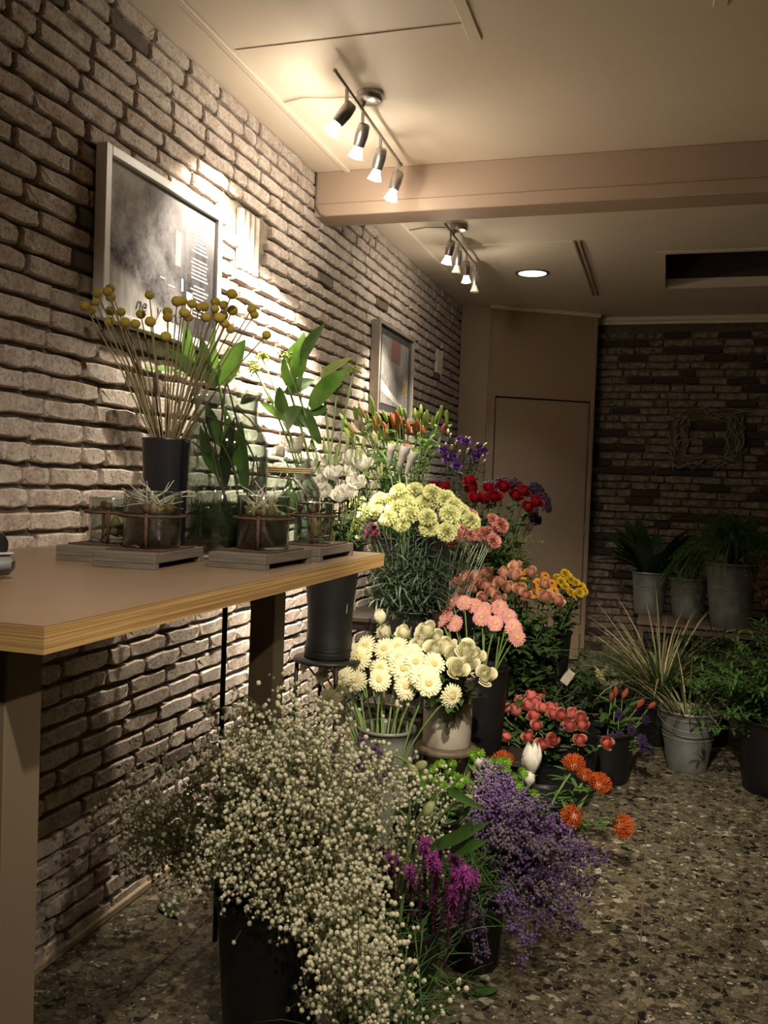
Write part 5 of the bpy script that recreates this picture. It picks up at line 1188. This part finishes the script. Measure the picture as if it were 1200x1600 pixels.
foliage('foliage_bunch', (.70, 4.66, .62), 'dense dark rose foliage under the crimson roses', 'foliage', 60, .24, .58, (.055, .032), 9, M_LEAF, rd, .05, .4)
foliage('foliage_bunch', (.24, 4.62, .80), 'dense narrow lily foliage under the orange buds', 'foliage', 60, .20, .66, (.09, .017), 12, M_LEAFM, rd, .05, .3)
foliage('foliage_bunch', (.47, 2.99, .95), 'dark green lisianthus foliage at the mouth of black pail', 'foliage', 46, .12, .30, (.055, .012), 8, M_LEAF, rd, .05, .3)
foliage('foliage_bunch', (.93, 4.30, .40), 'dense rose foliage under the peach roses', 'foliage', 70, .26, .42, (.055, .034), 9, M_LEAF, rd, .05, .5)
foliage('foliage_bunch', (.83, 3.29, .52), 'dark rose leaves hanging before the cream enamel vase', 'foliage', 26, .13, .16, (.055, .032), 6, M_LEAF, rd, .04, .9)
foliage('foliage_bunch', (1.08, 2.44, .06), 'fine dark grassy foliage under the purple statice', 'foliage', 60, .20, .30, (.08, .004), 16, M_LEAFM, rd, .05, .4)
bucket((1.15, 4.95, 0), .13, .10, .30, M_BLACKP, 'black bucket of green foliage behind the coral roses')
foliage('foliage_bunch', (1.15, 4.95, 0), 'mixed dark green foliage bunch behind the coral roses', 'foliage', 60, .30, .52, (.055, .02), 12, M_LEAF, rd)
foliage('foliage_bunch', (1.00, 4.12, .24), 'dark rose foliage between pink gerberas and coral roses', 'foliage', 46, .20, .40, (.055, .032), 9, M_LEAF, rd, .05, .6)
foliage('foliage_bunch', (1.02, 4.55, 0), 'foliage with dusky mauve leaves under the yellow flowers', 'foliage', 34, .22, .50, (.05, .018), 9, M_LEAFM, rd)
foliage('foliage_bunch', (1.12, 4.62, 0), 'dusky purple leaved twigs below the yellow flowers', 'foliage', 22, .26, .50, (.035, .014), 8, petal('dusky_leaf', (.10, .065, .10), (.15, .10, .14)), rd)
bucket((1.30, 5.55, 0), .12, .10, .28, M_BLACKP, 'black bucket of needle foliage near the cupboard corner')
foliage('foliage_bunch', (1.30, 5.55, 0), 'grey green needle foliage at foot of the cupboard corner', 'foliage', 60, .32, .52, (.03, .004), 40, M_LEAFG, rd)
h = pt(887, 1058, 4.5); b = MB(); b.bbox(-.022, -.001, -.038, .022, .001, .038, .0005); o = b.obj('price_card', mat('cream_card', (.40, .36, .29), .8), None, False, h, (R(-20), R(35), R(10))); tag(o, 'blank cream card stuck in the foliage behind coral roses', 'card')
b = MB(); b.tube([(0, .002, -.03), (.02, .01, -.25)], .0015, 4); b.obj('card_stick', M_STEM, o)

# zinc bucket of variegated grass
ZB = (1.735, 4.70, 0)
bucket(ZB, .140, .095, .30, M_ZINC, 'zinc bucket of variegated grass standing on the floor', 'zinc_bucket', ribs=(.55, .62, .88), handle=True)
M_VAR = petal('cream_edged_blade', (.38, .34, .17), (.52, .47, .28), .5, .25, 30); M_GRS = petal('grass_green', (.05, .085, .02), (.09, .13, .035), .5, .2)
e = empty('variegated_grass', ZB, 0, 'cream striped ornamental grass in the zinc bucket', 'grass')
g = MB()
def blade_at(bm, B, d, L, W, bend): bm.blade(B, d, UP, L, W, 5, bend, .25, lambda t: max(.05, (1-t)**.6))
for k in range(110):
    a = rd.uniform(0, 6.283); q = rd.random()**.6
    B = Vector((.07*q*math.cos(a), .07*q*math.sin(a), .22)); d = Vector((math.cos(a)*q*.9, math.sin(a)*q*.9, 1.0))
    if k < 46:
        bm = MB(); blade_at(bm, B, d, rd.uniform(.20, .42), rd.uniform(.009, .014), rd.uniform(.4, 1.3)); bm.obj('leaf', M_VAR, e)
    else: blade_at(g, B, d, rd.uniform(.25, .55), .009, rd.uniform(.3, 1.2))
o = g.obj('green_blades', M_GRS, e); o['kind'] = 'stuff'
# tall grass mass behind it
bucket((1.60, 5.15, 0), .15, .12, .34, M_BLACKP, 'black bucket of tall striped grass behind the zinc bucket')
e = empty('variegated_grass', (1.60, 5.15, 0), 0, 'large arching striped grass in the black bucket behind', 'grass'); g = MB()
for k in range(330):
    a = rd.uniform(0, 6.283); q = rd.random()**.5
    B = Vector((.10*q*math.cos(a), .10*q*math.sin(a), .28)); d = Vector((math.cos(a)*q*1.1, math.sin(a)*q*1.1, 1.0))
    if k < 95:
        bm = MB(); blade_at(bm, B, d, rd.uniform(.36, .68), rd.uniform(.012, .019), rd.uniform(.3, 1.4)); bm.obj('leaf', M_VAR, e)
    else: blade_at(g, B, d, rd.uniform(.25, .62), .009, rd.uniform(.4, 1.5))
o = g.obj('green_blades', M_GRS, e); o['kind'] = 'stuff'
# dark bush at the right edge
bucket((2.13, 4.52, 0), .19, .15, .34, M_BLACKP, 'large black tub at the right edge on the floor')
foliage('foliage_bush', (2.13, 4.52, 0), 'dark bushy foliage in the large tub at right edge', 'foliage', 120, .50, .82, (.05, .012), 34, M_LEAFM, rd, .25, .5)
foliage('foliage_bush', (1.86, 5.25, 0), 'dim greenery standing between grass and dark bush', 'foliage', 60, .34, .66, (.05, .012), 26, M_LEAFD, rd, .2, .5)
bucket((1.86, 5.25, 0), .12, .10, .30, M_BLACKP, 'black bucket of dim greenery behind the grass')
# wrapped tan bulb-like bundle on the floor beyond
e = empty('raffia_bundle', pt(960, 1035, 5.45), 0, 'tan raffia bundle beside the grass', 'raffia'); rdr = random.Random(3)
for k in range(9):
    b = MB(); b.blade((rdr.gauss(0, .02), rdr.gauss(0, .02), -.05), (rdr.gauss(0, .6), rdr.gauss(0, .3), 1), (0, -1, .2), rdr.uniform(.10, .16), .04, 5, rdr.uniform(-1.5, 1.5), .4); b.obj('raffia_strand', M_VAR, e, True)
e.location.z = .26
bench((e.location.x, e.location.y, 0), .26, .26, .21, 'small dark stool bench under the raffia bundle', M_BENCH)
e.location.z = .262

# ------------------------------------------------------------------ back bench with zinc buckets
bb = bench((1.98, 6.55, 0), 1.10, .62, .50, 'old plank bench with zinc buckets before back brick wall', mat('dim_plank', (.11, .07, .045), .7, 0, .3, 8, stretch=(1, 14, 1)))
zb = [((1.50, 6.70, .50), .125, .10, .30, 'zinc bucket of dark broad leaves at left on the back bench'), ((1.76, 6.62, .50), .125, .10, .28, 'zinc bucket in the middle of the back bench'), ((2.02, 6.36, .50), .165, .12, .42, 'largest zinc bucket of asparagus fern on the back bench')]
for L, rt, rb, h, lab in zb: bucket(L, rt, rb, h, M_ZINC, lab, 'zinc_bucket', ribs=(.6, .68, .9))
e = empty('aspidistra', (1.50, 6.70, .52), 0, 'dark broad leaved aspidistra in the left zinc bucket', 'aspidistra'); rda = random.Random(12)
for k in range(34):
    a = rda.uniform(0, 6.283); q = rda.uniform(.15, 1.1); B = Vector((.05*math.cos(a), .05*math.sin(a), .26))
    b = MB(); b.blade(B, (math.cos(a)*q, math.sin(a)*q*.8, .9), UP, rda.uniform(.28, .50), rda.uniform(.09, .14), 6, rda.uniform(.2, 1.0), .25); b.obj('leaf', M_LEAFD, e, True)
M_FERN = petal('asparagus_fern_green', (.05, .13, .015), (.09, .19, .03), .6, .25)
def fern(loc, label, n, R0, H, rd, z0, m=M_FERN):
    e = empty('asparagus_fern', loc, 0, label, 'fern'); b = MB(); f = MB()
    for i in range(n):
        a = rd.uniform(0, 6.283); q = R0*math.sqrt(rd.random()); T = Vector((q*math.cos(a), q*math.sin(a), z0+H*(1-1.25*(q/R0)**2)*rd.uniform(.75, 1.05))); C = Vector((T.x*.35, T.y*.35, z0+H*.95)); P = bez(Vector((0, 0, z0)), C, T, 8); b.tube(P, .0012, 3, False)
        for k in range(90):
            t = rd.uniform(.2, 1); j = min(int(t*8), 7); p = P[j].lerp(P[j+1], t*8-j)
            f.blade(p, (rd.gauss(0, 1), rd.gauss(0, 1), rd.uniform(-.5, .7)), UP, rd.uniform(.02, .055), .0028, 2, .5, .1)
    b.obj('stems', M_STEM, e); o = f.obj('fronds', m, e); o['kind'] = 'stuff'; return e
fern((2.02, 6.36, .50), 'feathery green asparagus fern in the largest zinc bucket', 260, .46, .42, rd, .36)
fern((1.76, 6.62, .50), 'smaller feathery green fern in the middle zinc bucket', 70, .30, .30, rd, .22)
# pink blossom at the right edge
bucket((2.34, 6.35, .50), .09, .075, .24, M_ZINC, 'small zinc bucket of pale pink blossoms at right edge', 'zinc_bucket')
M_PALEP = petal('pale_pink_petal', (.52, .30, .24), (.6, .4, .33))
PB = [rose_mesh(44, M_PALEP, None, .03, .04, .9)]
PP = [(1196, 900), (1190, 915), (1197, 930), (1184, 920), (1199, 945), (1194, 885), (1187, 932)]; PLb = spread('pale pink blossom at the right edge', PP)
for i, c in enumerate(((1196, 900), (1190, 915), (1197, 930), (1184, 920), (1199, 945), (1194, 885), (1187, 932))):
    flower('pink_blossom', (2.34, 6.33, .55), pt(c[0], c[1], 6.22), (-.2, -.6, .6), PB[0], M_STEM, .003, PLb[i], 'flower', 'pale pink blossoms', rd, ((LM['rose'], .5, .9, 3),), 1.1)
# twig wreath frame
e = empty('twig_frame', ((1.599+2.138)/2, YB, (2.033+1.562)/2), 0, 'square wreath frame of grey twigs hanging on back wall', 'wreath'); rdw = random.Random(31)
for s, (x0, x1, z0, z1) in zip(('frame_rail', 'frame_rail', 'frame_side', 'frame_side'), ((-.27, .27, .14, .235), (-.27, .27, -.235, -.14), (-.27, -.14, -.14, .14), (.14, .27, -.14, .14))):
    b = MB(); b.bbox(x0, -.02, z0, x1, -.004, z1, .002); w_ = b.obj(s, M_TWIGD, e)
    for k in range(46):
        x, z = rdw.uniform(x0, x1), rdw.uniform(z0, z1); hor = s == 'frame_rail'; a = rdw.gauss(0, .5)+(0 if hor else math.pi/2); L = rdw.uniform(.04, .10)
        b = MB(); v = Vector((math.cos(a)*L/2, rdw.uniform(-.01, .0), math.sin(a)*L/2)); c = Vector((x, rdw.uniform(-.05, -.024), z)); b.tube([c-v, c+v*.2+Vector((0, -.006, 0)), c+v], rdw.uniform(.004, .008), 5); b.obj('twig', M_TWG if 'M_TWG' in globals() else globals().setdefault('M_TWG', mat('grey_twig', (.20, .165, .12), .85, 0, .3, 30)), w_)
# leaning pole with cord by the cupboard corner
a, c = pt(922, 915, 7.0), pt(975, 985, 6.6)
# ------------------------------------------------------------------ stray leaves on the floor
for c, L, W, rz, m, lab in (((905, 1345), .075, .014, 1.15, mat('dry_pale_leaf', (.36, .33, .22), .7), 'single pale dry blade lying on the terrazzo'), ((250, 1410), .13, .05, -.6, M_LEAFD, 'dark fallen leaf on the floor by the brick wall'), ((735, 1552), .08, .045, .5, M_LEAFM, 'green fallen leaf on the floor beside statice bucket')):
    p = ptz(c[0], c[1], .004); b = MB(); b.blade((0, 0, 0), (1, 0, 0), UP, L, W, 5, -.12, .12); o = b.obj('fallen_leaf', m, None, True, p, (0, 0, rz)); tag(o, lab, 'leaf')
